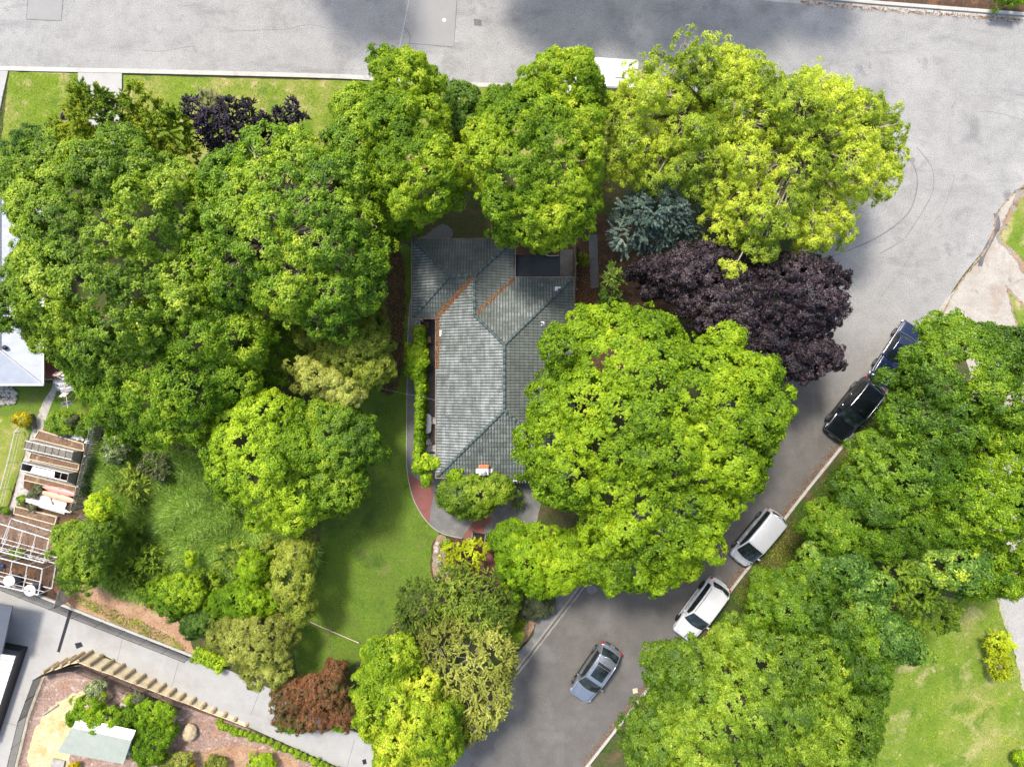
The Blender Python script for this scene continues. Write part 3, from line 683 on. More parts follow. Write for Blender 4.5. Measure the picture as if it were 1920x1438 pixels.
def limbs(rng, base, zfork, lobesc, C, r0, mat, parent, twigs=0, lean=None):
    mb = MB(); top = Vector((base[0], base[1], zfork)); b = Vector(base)
    mid = b.lerp(top, .5)+Vector((rng.normal()*.06, rng.normal()*.06, 0))
    mb.tube([b-Vector((0,0,.1)), b+Vector((0,0,.25)), mid, top], [r0*1.5, r0*1.05, r0*.9, r0*.75], 8)
    order = list(range(len(lobesc))); nod = []
    if not twigs or twigs < 400: order = [int(i) for i in rng.permutation(len(lobesc))[:9]]
    for i in order:
        e = Vector(lobesc[i]); d = e-top
        m1 = top+d*.35+Vector((0,0,abs(d.length)*.10)); m2 = top+d*.7+Vector((rng.normal()*.15, rng.normal()*.15, d.length*.06))
        rr = r0*.42
        mb.tube([top-Vector((0,0,.1)), m1, m2, e], [rr, rr*.75, rr*.5, rr*.22], 5, False); nod += [m2, e]
    if twigs and len(C):
        nod = np.array([tuple(q) for q in nod]); pick = rng.permutation(len(C))[:twigs]
        for i in pick:
            c = C[i]; j = int(np.argmin(np.linalg.norm(nod-c, axis=1))); s = Vector(nod[j]); e = Vector(c)+Vector((0,0,.12))
            if (e-s).length > 4: continue
            m = s.lerp(e, .5)+Vector((rng.normal()*.12, rng.normal()*.12, .1))
            mb.tube([s, m, e], [r0*.05+.010, r0*.03+.008, .006], 4, False)
    return mb.build('trunk', mat, parent, True)

SEED = [100]
def tree(name, label, cat, ells, pal, L=.15, W=.10, cover=2.0, sub=.5, lobe=.36, style='broad', base=None, r0=None, twigs=0,
         bark='bark', group=None, fill=True, gap=.83, tbias=0., dens=1.65, low=-.45, ground=None, up=.35, trunk=True, puff=.45, spread=.5, tvar=.45, jit=.12, shoot=.10):
    """ells: (px, py, rx_px, ry_px, z centre, rz metres) as seen in the photograph, set at their real height"""
    SEED[0] += 1; rng = np.random.default_rng(SEED[0]); L *= .75; W *= .76
    E = []
    for (px, py, rx, ry, zc, rz) in ells:
        gz = 0.0
        if ground: gz = zg(P(px, py, zc).x)
        c = P(px, py, zc+gz); s = S(zc+gz); k = sub*(.62 if not fill else .85)
        E.append((tuple(c), (max(rx*s*.97-k, rx*s*.5), max(ry*s*.97-k, ry*s*.5), max(rz-k*.6, rz*.6))))
    if base is None: base = (E[0][0][0], E[0][0][1], zg(E[0][0][0]) if ground else 0.0)
    else: q = P(*base); base = (q.x, q.y, 0.0)
    root = empty(name, base, label, cat, group)
    C, O, lc, lr = clumps_from(rng, E, lobe, sub, fill, dens, low, gap, jit, shoot)
    b = np.array(base)
    p, D, N, Ls, Ws, T = leaves_from(rng, C-b, O, sub, L, W, cover, style, tbias, up, tvar, puff, spread)
    leaf_mesh('crown' if trunk else 'foliage', p, D, N, Ls, Ws, T, M['lf_'+pal], root)
    if trunk:
        zf = max(.25, min(e[0][2]-e[1][2]*.55 for e in E)-base[2])
        r0 = r0 or max(.05, .035*max(e[1][0] for e in E))
        t = limbs(rng, (0,0,0), zf, [tuple(np.array(q)-b) for q in lc], C-b, r0, M[bark], root, twigs)
    return root

# ------------------------------------------------------------------ main house
ZE = 2.7; TP = math.tan(math.radians(23)); EH = .13
def he(px, py): p = P(px, py, ZE); return Vector((p.x, p.y, 0))
sE = S(ZE)
house = empty('house', P(930, 700), 'bungalow with hipped grey green tiled roof in the middle of the trees', 'house')
hb = Vector(house.location)
def loc(v): return Vector(v)-hb
A_, B_, C_, D_, E_, F_, G_, H_ = (820,893),(1073,893),(1073,523),(963,523),(963,451),(775,451),(775,594),(820,594)
R1, R2, R3, R4, R5 = (846.5,522.5),(891.5,522.5),(891.5,594.5),(946.5,649.5),(946.5,766.5)
hh = {R1:71.5, R2:71.5, R3:71.5, R4:126.5, R5:126.5}
def rz(q): p = he(*q); return Vector((p.x, p.y, ZE+hh.get(q, 0)*sE*TP))
faces = [ # convex pieces: outline, eave start, eave end, bias for lichens and painted-in sun and shade of each slope
 ([A_,H_,R2,R3,R4,R5], H_, A_, .27), ([A_,B_,R5], A_, B_, .02), ([B_,C_,R4,R5], B_, C_, -.30), ([C_,D_,R3,R4], C_, D_, .06),
 ([D_,E_,R2,R3], D_, E_, -.22), ([E_,F_,R1,R2], E_, F_, -.22), ([F_,G_,R1], F_, G_, .12), ([G_,H_,R2,R1], G_, H_, -.02)]
TW, TC = .20, .335      # roll pitch and course depth
def roof_face(bm, uvl, ll, poly, e0, e1, lich_sun):
    pts = [rz(q) for q in poly]; a, b = rz(e0), rz(e1); e = (b-a).normalized()
    flat = Vector((-e.y, e.x, 0)); cen = sum(pts, Vector())/len(pts)
    if (cen-a).dot(flat) < 0: flat = -flat
    up = (flat+Vector((0,0,TP))).normalized(); n = e.cross(up); n = n if n.z > 0 else -n
    us = [(p-a).dot(e) for p in pts]; vs = [(p-a).dot(up) for p in pts]
    u0 = math.floor(min(us)/TW)*TW; nu = int((max(us)-u0)/TW)+1; nv = int(max(vs)/TC)+1
    tb = bmesh.new(); tu = tb.loops.layers.uv.new('tiles')
    prof = [(0, 0), (.22, .016), (.42, .040), (.62, .040), (.82, .016)]
    for j in range(nv):
        v0, v1 = j*TC-(.04 if j == 0 else 0), (j+1)*TC+.02
        row = []
        for i in range(nu):
            for f, h in prof:
                u = u0+(i+f)*TW; row.append((u, h))
        row.append((u0+nu*TW, 0))
        lo = [tb.verts.new(a+e*u+up*v0+n*(h+.05)) for u, h in row]; hi = [tb.verts.new(a+e*u+up*v1+n*(h+.002)) for u, h in row]
        bt = [tb.verts.new(a+e*u+up*(v0+.004)+n*(-.01)) for u, h in row]
        for k in range(len(row)-1):
            for q, vv in (((lo[k], lo[k+1], hi[k+1], hi[k]), (v0, v0, v1, v1)), ((bt[k], bt[k+1], lo[k+1], lo[k]), (v0, v0, v0, v0))):
                fc = tb.faces.new(q)
                for lp, w in zip(fc.loops, vv):
                    uu = (lp.vert.co-a).dot(e)
                    lp[tu].uv = (uu/TW, j+(.02+.96*max(0, min(1, (w-j*TC)/TC))))
    m = len(pts)
    inner = []
    order = [Vector((p.x, p.y, 0)) for p in pts]
    ar = sum(order[i].x*order[(i+1)%m].y-order[(i+1)%m].x*order[i].y for i in range(m))
    def cut(o2):
        for i in range(len(o2)):
            p, q = o2[i], o2[(i+1) % len(o2)]; d = (q-p).normalized(); out = Vector((d.y, -d.x, 0)) if ar > 0 else Vector((-d.y, d.x, 0))
            # leave the eave edge alone
            if abs((p-Vector((a.x,a.y,0))).dot(flat)) < 1e-3 and abs((q-Vector((a.x,a.y,0))).dot(flat)) < 1e-3: continue
            bmesh.ops.bisect_plane(tb, geom=tb.verts[:]+tb.edges[:]+tb.faces[:], plane_co=p, plane_no=out, clear_outer=True)
    cut(order)
    bmesh.ops.recalc_face_normals
    base = {}
    for v in tb.verts: base[v] = bm.verts.new(v.co-hb)
    for f in tb.faces:
        try: nf = bm.faces.new([base[v] for v in f.verts])
        except ValueError: continue
        for lp, l0 in zip(nf.loops, f.loops): lp[uvl].uv = l0[tu].uv
        nf[ll] = lich_sun
    tb.free()
bm = bmesh.new(); uvl = bm.loops.layers.uv.new('tiles'); ll = bm.faces.layers.float.new('lichen_sun')
for poly, e0, e1, li in faces:
    if R3 in poly and A_ in poly:    # split the one concave outline into two convex ones
        roof_face(bm, uvl, ll, [A_, H_, R3, R4, R5], e0, e1, li)
        roof_face(bm, uvl, ll, [H_, R2, R3], e0, e1, li)
    else: roof_face(bm, uvl, ll, poly, e0, e1, li)
me = bpy.data.meshes.new('roof'); bm.to_mesh(me); bm.free(); me.materials.append(M['tiles'])
roof = bpy.data.objects.new('roof', me); col.objects.link(roof); roof.parent = house
# under-roof solid so nothing shines through
mb = MB()
for poly, e0, e1, li in faces:
    pts = [rz(q)-Vector((0,0,.05))-hb for q in poly]
    if R3 in poly and A_ in poly:
        mb.add([pts[0], pts[1], pts[3], pts[4], pts[5]], [(0,1,2,3,4)]); mb.add([pts[1], pts[2], pts[3]], [(0,1,2)])
    else: mb.add(pts, [tuple(range(len(pts)))])
mb.build('roof_underlay', M['trim'], house)
def capline(a, b, name='ridge_cap'):
    p, q = rz(a)-hb, rz(b)-hb; L = (q-p).length; n = max(1, int(L/.4)); mb = MB(); d = (q-p)/n
    for i in range(n):
        s = p+d*i; t = p+d*(i+1.06); z = Vector((0,0,.045))
        mb.tube([s+z*1.0, t+z*1.25], [.095, .115], 8)
    return mb.build(name, M['ridge'], roof, True)
for a, b in ((R1,R2),(R2,R3),(R3,R4),(R4,R5),(A_,R5),(B_,R5),(C_,R4),(E_,R2),(F_,R1),(G_,R1)): capline(a, b)
mb = MB()
for a, b in ((H_,R2),(D_,R3)):
    p, q = rz(a)-hb, rz(b)-hb; d = (q-p).normalized(); s = Vector((-d.y, d.x, 0)).normalized()*.14; z = Vector((0,0,.05))
    mb.add([p+s+z*1.3, p-s+z*1.3, q-s+z*1.3, q+s+z*1.3], [(0,1,2,3)])
mb.build('valley_flashing', M['ridge'], roof)
eaves = [A_, B_, C_, D_, E_, F_, G_, H_]
def gutter(a, b):
    p, q = he(*a), he(*b); d = (q-p).normalized(); o = Vector((d.y, -d.x, 0))
    L = (q-p).length; c = (p+q)/2+o*.075; mb = MB(); ang = math.atan2(d.y, d.x); T = Matrix.Translation(-hb)
    zt = ZE+.02
    mb.box(c+o*.055+Vector((0,0,zt-.05)), (L+.26, .018, .12), ang, M=T); mb.box(c+Vector((0,0,zt-.10)), (L+.20, .10, .02), ang, M=T)
    mb.box(c-o*.062+Vector((0,0,zt-.10)), (L+.0, .02, .2), ang, M=T)
    for k in range(int(L/.9)):
        mb.box(p+d*(k*.9+.4)+o*.07+Vector((0,0,zt+.012)), (.03, .12, .006), ang, M=T)
    return mb.build('gutter', M['gutter'], house)
for i in range(8): gutter(eaves[i], eaves[(i+1) % 8])
# walls, set in from the eaves
ins = 14
wpx = [(A_[0]+ins,A_[1]-ins),(B_[0]-ins,B_[1]-ins),(C_[0]-ins,C_[1]+ins),(D_[0]-ins,D_[1]+ins),(E_[0]-ins,E_[1]+ins),(F_[0]+ins,F_[1]+ins),(G_[0]+ins,G_[1]-ins),(H_[0]+ins,H_[1]-ins)]
wl = [he(*q)-hb for q in wpx]
MB().prism([tuple(v[:2]) for v in wl], 0, ZE-.02).build('wall', M['brick'], house)
MB().sheet([tuple((he(*q)-hb)[:2]) for q in eaves], ZE-.06).build('soffit', M['cream'], house)
def win(px, py, w, h, z, ang, kind='window'):
    c = he(px, py)-hb; c.z = z; mb = MB()
    for dx, dz, ww, h2 in ((0,h/2,w,.07),(0,-h/2,w,.07),(-w/2,0,.07,h),(w/2,0,.07,h),(0,0,.05,h)):
        mb.box((0,0,0), (ww, .09, h2), 0, M=Matrix.Translation(c) @ Matrix.Rotation(ang, 4, 'Z') @ Matrix.Translation((dx, 0, dz)))
    f = mb.build(kind, M['white'], house)
    MB().box((0,0,0), (w-.05, .03, h-.05), 0, M=Matrix.Translation(c) @ Matrix.Rotation(ang, 4, 'Z')).build('pane', M['glass'], f)
for yy in (640, 700, 760, 830): win(820+ins-1.0, yy, 1.6, 1.3, 1.5, math.pi/2)
win(1073-ins+1.0, 600, 1.4, 1.1, 1.6, math.pi/2); win(1073-ins+1, 720, 1.4, 1.1, 1.6, math.pi/2)
win(950, 893-ins+1.2, 1.8, 1.2, 1.5, 0); win(860, 451+ins-1.2, 1.5, 1.1, 1.6, 0)
# chimney
chim = empty('chimney', P(907, 893, 0)-hb); chim.parent = house
cc = P(907, 884, 3.6)-hb-chim.location; cc.z = 0
mb = MB(); mb.box(cc+Vector((0,.05,1.75)), (.62,.50,3.5)); mb.build('stack', M['cream'], chim)
mb = MB(); mb.box(cc+Vector((0,-.05,3.54)), (.66,.42,.08), bev=.02); mb.build('chimney_cap', M['lead'], chim)
mb = MB(); mb.box(cc+Vector((0,.33,3.42)), (.70,.26,.16), bev=.03)
for k in range(6): mb.tube([cc+Vector((-.29+k*.116,.44,3.50)), cc+Vector((-.29+k*.116,.22,3.54))], .05, 6)
mb.build('tile_flaunching', M['terracotta'], chim)
for sx in (-.46,.46): MB().box(cc+Vector((sx,.12,2.98)), (.22,.62,.03)).build('flashing', M['white'], chim)
mb = MB(); mb.lathe([(.15,3.58),(.15,3.72),(.19,3.73),(.19,3.79),(.12,3.83),(.05,3.84)], cc+Vector((0,-.08,0)), 16); mb.build('cowl', M['galv'], chim, True)
mb = MB(); mb.box(cc+Vector((0,-.08,3.86)), (.30,.05,.03), .5); mb.build('cowl_strap', M['grey_metal'], chim)
def on_roof(px, py):     # height of the tiled surface below a pixel
    z = ZE
    for _ in range(12):
        best = None
        q = P(px, py, z); ex, ey = q.x/sE+960, 719-q.y/sE
        dl = min(ex-820, 1073-ex, 893-ey, ey-523) if ey > 523 and ex > 893 else min(ex-820, 1073-ex, 893-ey)
        z = ZE+max(0, dl)*sE*TP
    return P(px, py, z)
for (px, py, w, bk) in ((1046,543,.42,False),(1016,607,.32,True)):
    q = on_roof(px, py)-hb; mb = MB(); mb.box(q+Vector((0,0,.06)), (w,w*.9,.03), 0, bev=.01, M=None)
    v = mb.build('roof_vent', M['white'], house)
    MB().lathe([(.05,0),(.05,.14),(.07,.15),(.07,.17)], q+Vector((.04,-.02,.06)), 10).build('vent_pipe', M['black_metal'], v)
q = on_roof(827, 625)-hb; MB().box(q+Vector((0,0,.07)), (.2,.42,.02)).build('patch_tile', M['white'], house)
# tv aerial bracketed to the eave
aer = empty('aerial', P(985, 900)-hb); aer.parent = house
pa = P(980, 901, 3.0)-hb-aer.location
mb = MB(); mb.box(pa, (1.35,.05,.05)); 
for k in range(7): mb.tube([pa+Vector((-.6+k*.2,-.16,0)), pa+Vector((-.6+k*.2,.16,0))], .012, 5)
mb.build('boom', M['white'], aer)
MB().tube([pa+Vector((.55,0,-.6)), pa+Vector((.55,0,.1))], .025, 6).build('mast', M['galv'], aer)
MB().tube([P(938,902,2.5)-hb, P(962,899,2.7)-hb], .02, 6).build('pipe_bracket', M['teal_cloth'], house)
# flat dark carport roof in the corner
cp = empty('carport', P(1008, 497), 'dark ribbed flat roofed lean-to in corner beside tiled roof', 'lean-to')
z = 2.3; c0 = P(967,480,z)-cp.location; c1 = P(1048,530,z)-cp.location
MB().box(((c0.x+c1.x)/2,(c0.y+c1.y)/2,z), (c1.x-c0.x, c0.y-c1.y, .05)).build('roof', M['roof_flat'], cp)
mb = MB(); mb.box((c1.x+.04,(c0.y+c1.y)/2,z-.02), (.08, c0.y-c1.y, .14)); mb.box(((c0.x+c1.x)/2,c0.y+.04,z-.02), (c1.x-c0.x,.08,.14)); mb.build('fascia', M['black_metal'], cp)
for x, y in ((c1.x-.05,c0.y-.1),(c0.x+.1,c0.y-.1),(c1.x-.05,c1.y+.1)): MB().box((x,y,z/2), (.1,.1,z)).build('post', M['old_wood'], cp)
tag(MB().tube([P(1023,478,2.45), P(1030,480,2.5), P(1038,480,2.5), P(1048,479,2.45)], .035, 6).build('fallen_branch', M['bark_pale']), 'pale fallen branch lying on edge of dark lean-to roof', 'branch')
# dark side fence east of the house
fe = empty('side_fence', P(1076, 560), 'dark narrow fence running beside the tiled roof eave', 'fence')
a = P(1076, 455)-fe.location; b = P(1076, 640)-fe.location
MB().box((a+b)/2+Vector((0,0,.75)), (.04, (a-b).length, 1.5)).build('board_panel', M['old_wood'], fe)
for k in range(5): MB().box(a+(b-a)*k/4+Vector((.06,0,.8)), (.09,.09,1.6)).build('post', M['grey_wood'], fe)

# ------------------------------------------------------------------ leaf litter and loose debris
def litter(name, label, pts, mat, size=(.05,.09), z=.02, cat='leaf litter', kind='stuff', flat=.5):
    n = len(pts); rng = np.random.default_rng(n+int(abs(pts[0][0])*10)); p = np.array([tuple(q) for q in pts], float); p[:, 2] += rng.random(n)*z
    N = np.tile([0,0,1.], (n,1))+rng.normal(size=(n,3))*flat; D = rng.normal(size=(n,3)); L = rng.uniform(size[0], size[1], n)
    o = leaf_mesh(name, p, D, N, L, L*.65, rng.random(n), mat); return tag(o, label, cat, None, kind)
def band(line, w, n, seed=1, clump=0.0):
    r = random.Random(seed); out = []; seg = [(Vector(line[i]), Vector(line[i+1])) for i in range(len(line)-1)]; tot = sum((b-a).length for a, b in seg)
    for _ in range(n):
        t = r.random()*tot
        for a, b in seg:
            if t <= (b-a).length: break
            t -= (b-a).length
        d = (b-a).normalized(); s = Vector((-d.y, d.x, 0)); q = a+d*t
        ww = w*(1+clump*math.sin(q.x*5.1+q.y*3.7)) if clump else w
        out.append(q+s*r.gauss(0, .5)*ww)
    return out
pts = []
z5 = Vector((0,0,.10))
pts += band([rz(H_)+z5, rz(R2)+z5*.8], .26, 3200, 1, .5); pts += band([rz(D_)+z5, rz(R3)+z5*.8], .13, 1500, 2, .5)
gz = Vector((0,0,-.03))
pts += band([rz(H_)+z5+Vector((.05,0,0)), rz((820,690))+z5+Vector((.02,0,0))], .16, 1700, 3, .2)
o = litter('leaf_litter', 'orange dead leaves drifted along the roof valleys and gutters', pts, M['lf_litter'], (.04,.08), .05)
pts = []
for i in range(8):
    a, b = he(*eaves[i]), he(*eaves[(i+1)%8]); d = (b-a).normalized(); of = Vector((d.y,-d.x,0))*.07+Vector((0,0,ZE-.01))
    pts += band([a+of, b+of], .06, int((b-a).length*(170 if i in (5,6,7,1,2) else 80)), 10+i, .5)
litter('leaf_litter', 'thin orange leaf litter lining the house gutters', pts, M['lf_litter'], (.03,.06), .03)
le = [Vector((*q, .03)) for q in px2w(smooth_poly([(1215,1293),(1370,1108),(1480,962),(1600,812)], 4, False))]
off = Vector((-.22,.18,0))*1.0
litter('leaf_litter', 'reddish leaf litter along the right kerb of the side street', band([q+off for q in le], .38, 5200, 31, .5), M['lf_litter'], (.04,.08), .03)
litter('leaf_litter', 'reddish leaf litter at the lower right kerb near the picture bottom', band([Vector((*q,.03))+off for q in px2w([(1100,1438),(1215,1293)])], .3, 1200, 32, .4), M['lf_litter'], (.04,.08), .03)
litter('leaf_litter', 'dead leaves scattered over brown ground east of the house', [P(x, y, .02) for x, y in zip(np.random.default_rng(5).normal(1090, 16, 1500), np.random.default_rng(6).uniform(470, 640, 1500))], M['lf_litter'], (.05,.10), .03)
litter('leaf_litter', 'dead leaves on the strip of ground west of the house', [P(x, y, .02) for x, y in zip(np.random.default_rng(7).normal(742, 12, 1300), np.random.default_rng(8).uniform(470, 740, 1300))], M['lf_litter'], (.05,.10), .03)
r9 = np.random.default_rng(9)
litter('road_debris', 'scattered pale leaf bits and grit on the side street', [P(1110+t*-150+a*95+r9.normal()*8, 1230+t*190+a*75, .014) for t, a in zip(r9.uniform(-1, 1, 170), r9.uniform(-1, 1, 170))], M['lf_litter'], (.02,.08), .01, 'road litter', 'stuff', .2)
litter('leaf_litter', 'dead leaves under the trees on the right hand verge', [P(1500+t*-95+r9.normal()*17, 975+t*140+r9.normal()*12, .11) for t in r9.random(1500)], M['lf_litter'], (.05,.10), .03)
q = [Vector((*p, .15)) for p in px2w([(1500,-2),(1560,3),(1650,12),(1920,33)])]
litter('leaf_litter', 'brown leaves caught in the kerb channel across the top street', band([p+Vector((0,-.25,-.1)) for p in q], .2, 1500, 33, .6), M['lf_litter'], (.05,.09), .03)

# ------------------------------------------------------------------ patio things
# pergola under the creeper
pg = empty('pergola', P(785, 750), 'narrow timber pergola carrying the bright creeper along the patio', 'pergola')
o0 = Vector(pg.location)
b0 = P(783, 600, 2.3)-o0; b1 = P(787, 885, 2.3)-o0
for dx in (-.12, .12): MB().tube([b0+Vector((dx,0,0)), b1+Vector((dx,0,0))], .05, 4).build('beam', M['grey_wood'], pg)
for k in range(6):
    c = b0+(b1-b0)*(k/5); MB().box((c.x, c.y, 1.13), (.1,.1,2.26)).build('post', M['grey_wood'], pg)
for k in range(24):
    c = b0+(b1-b0)*(k/23); MB().box((c.x, c.y, 2.36), (.34,.04,.07)).build('rafter', M['old_wood'], pg)

def chair(px, py, rot, mat, label, group='patio armchairs'):
    t = empty('armchair', P(px, py, .03), label, 'chair', group, rot)
    MB().box((0,0,.42), (.52,.50,.10), bev=.04).build('seat_cushion', mat, t)
    MB().box((0,-.27,.68), (.54,.12,.52), bev=.05).build('back_cushion', mat, t)
    for sx in (-.31,.31):
        mb = MB(); mb.tube([(sx,.26,0),(sx,.26,.6),(sx,-.3,.62),(sx,-.34,0)], .022, 6); mb.build('arm_frame', M['black_metal'], t)
    MB().box((0,0,.33), (.6,.56,.05), bev=.01).build('seat_frame', M['black_metal'], t)
    return t
chair(800, 610, math.radians(-90), M['rose_cushion'], 'patio armchair with rose brown cushion nearer the house corner')
chair(803, 638, math.radians(-78), M['brown_cushion'], 'patio armchair with tan cushion beside the creeper')
t = empty('side_table', P(801, 624, .03), 'small dark side table between the two patio armchairs', 'table')
MB().box((0,0,.45), (.42,.42,.03), bev=.01).build('table_top', M['black_metal'], t)
for sx in (-.17,.17):
    for sy in (-.17,.17): MB().tube([(sx,sy,0),(sx,sy,.44)], .014, 5).build('leg', M['black_metal'], t)
# stacked white plastic chairs
t = empty('stacking_chair', P(789, 600, .03), 'stack of white plastic chairs under the roof corner', 'chair stack')
for k in range(3):
    z = .12*k
    ch = MB().box((0,0,.43+z), (.50,.48,.035), bev=.012).build('seat', M['plastic_white'], t)
    MB().box((0,.24,.68+z), (.50,.035,.45), bev=.012).build('backrest', M['plastic_white'], t)
    for sx in (-.24,.24): MB().box((sx,.02,.64+z), (.05,.46,.03), bev=.01).build('armrest', M['plastic_white'], t)
for sx in (-.22,.22):
    for sy in (-.2,.2): MB().tube([(sx*1.1,sy*1.1,0),(sx,sy,.43)], .02, 5).build('leg', M['plastic_white'], t)
# oval white table with a dead plant
t = empty('oval_table', P(800, 793, .03), 'white oval plastic garden table on the patio', 'table')
ov = smooth_poly([(-.36,-.62),(0,-.72),(.36,-.62),(.42,-.1),(.42,.2),(.36,.62),(0,.72),(-.36,.62),(-.42,.2),(-.42,-.1)], 4)
MB().prism(ov, .68, .72, True).build('table_top', M['plastic_white'], t)
for sx in (-.28,.28):
    for sy in (-.48,.48): MB().tube([(sx*1.15,sy*1.1,0),(sx,sy,.68)], [.028,.035], 6).build('leg', M['plastic_white'], t)
pot = empty('potted_plant', P(797, 801, .75), 'wilted brown plant in small pot on the white oval table', 'plant')
MB().lathe([(.07,0),(.10,.14),(.11,.15),(.09,.15)], (0,0,0), 12).build('pot', M['terracotta'], pot, True)
rr = np.random.default_rng(3); d = unit(rr.normal(size=(160,3))+np.array([0,0,.7]))
leaf_mesh('foliage', d*rr.uniform(.02,.16,(160,1))+np.array([0,0,.16]), d, rr.normal(size=(160,3)), np.full(160,.09), np.full(160,.03), rr.random(160)*.4, M['lf_litter'], pot)
def folding_chair(px, py, rot, label):
    t = empty('folding_chair', P(px, py, .03), label, 'chair', 'white folding chairs by the wall', rot)
    mb = MB(); 
    for k in range(5): mb.box((0,-.2+k*.1,.43), (.44,.07,.02))
    mb.build('seat', M['white_wood'], t)
    mb = MB()
    for k in range(3): mb.box((0,.28,.60+k*.12), (.44,.02,.07))
    mb.build('backrest', M['white_wood'], t)
    for sx in (-.24,.24):
        MB().tube([(sx,-.24,0),(sx,.28,.9)], .016, 5).build('leg', M['white_wood'], t); MB().tube([(sx,.26,0),(sx,-.2,.43)], .016, 5).build('leg', M['white_wood'], t)
    return t
folding_chair(814, 764+24, math.radians(-90), 'white slatted chair half under the eave beside the oval table')
folding_chair(812, 840, math.radians(90), 'white slatted chair beside the heap of patterned cloth')
folding_chair(812, 856, math.radians(180), 'white slatted chair lowest on the patio near the creeper corner')
# draped patterned cloth over a low lounger
def drape(name, px, py, w, d, h, mat, label, cat, rot=0, seed=1, z0=.03):
    r = random.Random(seed); n = 16; mb = MB(); vs = []
    for i in range(n+1):
        for j in range(n+1):
            u, v = i/n*2-1, j/n*2-1; e = max(abs(u), abs(v))
            z = h*(1-max(0, e-.55)/.45*.92)+.07*math.sin(u*9+seed)*math.cos(v*7)+r.uniform(-.02,.02)
            vs.append((u*w/2*(1+.12*math.sin(v*6+seed)), v*d/2*(1+.12*math.cos(u*5+seed)), max(.01, z)))
    fs = [(i*(n+1)+j, (i+1)*(n+1)+j, (i+1)*(n+1)+j+1, i*(n+1)+j+1) for i in range(n) for j in range(n)]
    mb.add(vs, fs); o = mb.build(name, mat, None, False); p = P(px, py, z0); o.location = p; o.rotation_euler = (0,0,rot); return tag(o, label, cat)
drape('patterned_throw', 796, 836, .75, 1.5, .5, M['teal_cloth'], 'blue and white patterned cloth heaped beside the creeper', 'cloth', .15, 3)
drape('white_cushion', 802, 829, .5, .5, .72, M['cloth_white'], 'pale cushion on top of the patterned cloth heap', 'cushion', .3, 5)
# dark grill / bench on the red paving
t = empty('bench', P(898, 1004, .04), 'black slatted garden bench with grey ends on red paving', 'bench', None, math.radians(-8))
mb = MB(); 
for k in range(5): mb.box((0,-.2+k*.1,.44), (.86,.075,.03))
mb.build('seat', M['black_metal'], t)
mb = MB(); 
for k in range(3): mb.box((0,.28+.02*k,.54+k*.11), (.86,.03,.08))
mb.build('backrest', M['black_metal'], t)
for sx in (-.48,.48):
    mb = MB(); mb.box((sx,.02,.58), (.09,.60,.04), bev=.01); mb.box((sx,-.24,.29), (.06,.06,.58)); mb.box((sx,.26,.4), (.06,.06,.8)); mb.build('end_frame', M['grey_metal'], t)
# bins
def wheelie(px, py, rot, mat, label):
    t = empty('wheelie_bin', P(px, py, .01), label, 'bin', None, rot)
    mb = MB(); vs = []
    for z, w, d in ((.12,.40,.44),(.95,.56,.66)):
        vs += [(-w/2,-d/2,z),(w/2,-d/2,z),(w/2,d/2,z),(-w/2,d/2,z)]
    mb.add(vs, [(3,2,1,0),(4,5,6,7),(0,1,5,4),(1,2,6,5),(2,3,7,6),(3,0,4,7)]); mb.build('body', mat, t)
    l = MB().box((0,-.02,.99), (.60,.70,.06), bev=.025).build('lid', mat, t)
    MB().tube([(-.24,.38,.97),(.24,.38,.97)], .018, 6).build('handle', mat, t)
    for sx in (-.24,.24):
        w = MB().lathe([(.1,-.03),(.1,.03)], (0,0,0), 14, Matrix.Translation((sx,.24,.1)) @ Matrix.Rotation(math.pi/2, 4, 'Y')); w.build('wheel', M['rubber'], t)
wheelie(1110, 591, math.radians(10), M['bin_green'], 'green wheelie bin beneath the big maple edge')
wheelie(1084, 598, math.radians(0), M['bin_blue'], 'blue wheelie bin against the side fence')
t = tag(MB().lathe([(.10,0),(.13,.02),(.15,.28),(.16,.30),(.13,.30)], P(1081,577,.01), 14).build('bucket', M['red_plastic'], None, True), 'small red bucket beside the blue wheelie bin', 'bucket')
# cord, string line, down pipe curl
tag(MB().tube([P(924,945,.05),P(922,965,.05),P(921,990,.06),P(918,1003,.06),P(912,1022,.06),P(908,1045,.06),P(905,1070,.05),P(903,1096,.05)], .018, 5).build('garden_hose', M['grey_wood']), 'thin grey hose trailing past the bench over the red paving', 'hose')
tag(MB().tube([P(563,1157,.35),P(600,1174,.30),P(640,1191,.30),P(673,1205,.35)], .028, 5).build('timber_rail', M['cloth_pink']), 'thin pink rail stretched across the bottom of the lawn', 'rail')
tag(MB().tube([P(849,893,2.9),P(854,897,2.9),P(857,906,2.7)], .045, 6).build('conduit_pipe', M['plastic_white']), 'white curved pipe poking out of the creeper at the roof corner', 'pipe')
tag(MB().tube([P(840,906,2.6),P(845,902,2.6)], .05, 6).build('conduit_pipe', M['plastic_white']), 'short white pipe stub in the creeper below the roof corner', 'pipe')
def wire(a, b, sag, label):
    n = 10; pts = [a.lerp(b, i/n)-Vector((0,0,sag*4*(i/n)*(1-i/n))) for i in range(n+1)]
    tag(MB().tube(pts, .007, 4).build('overhead_wire', M['galv']), label, 'wire')
wire(P(825,752,2.8), P(700,726,3.6), .2, 'thin wire running from the eave over the lawn to the cream tree')

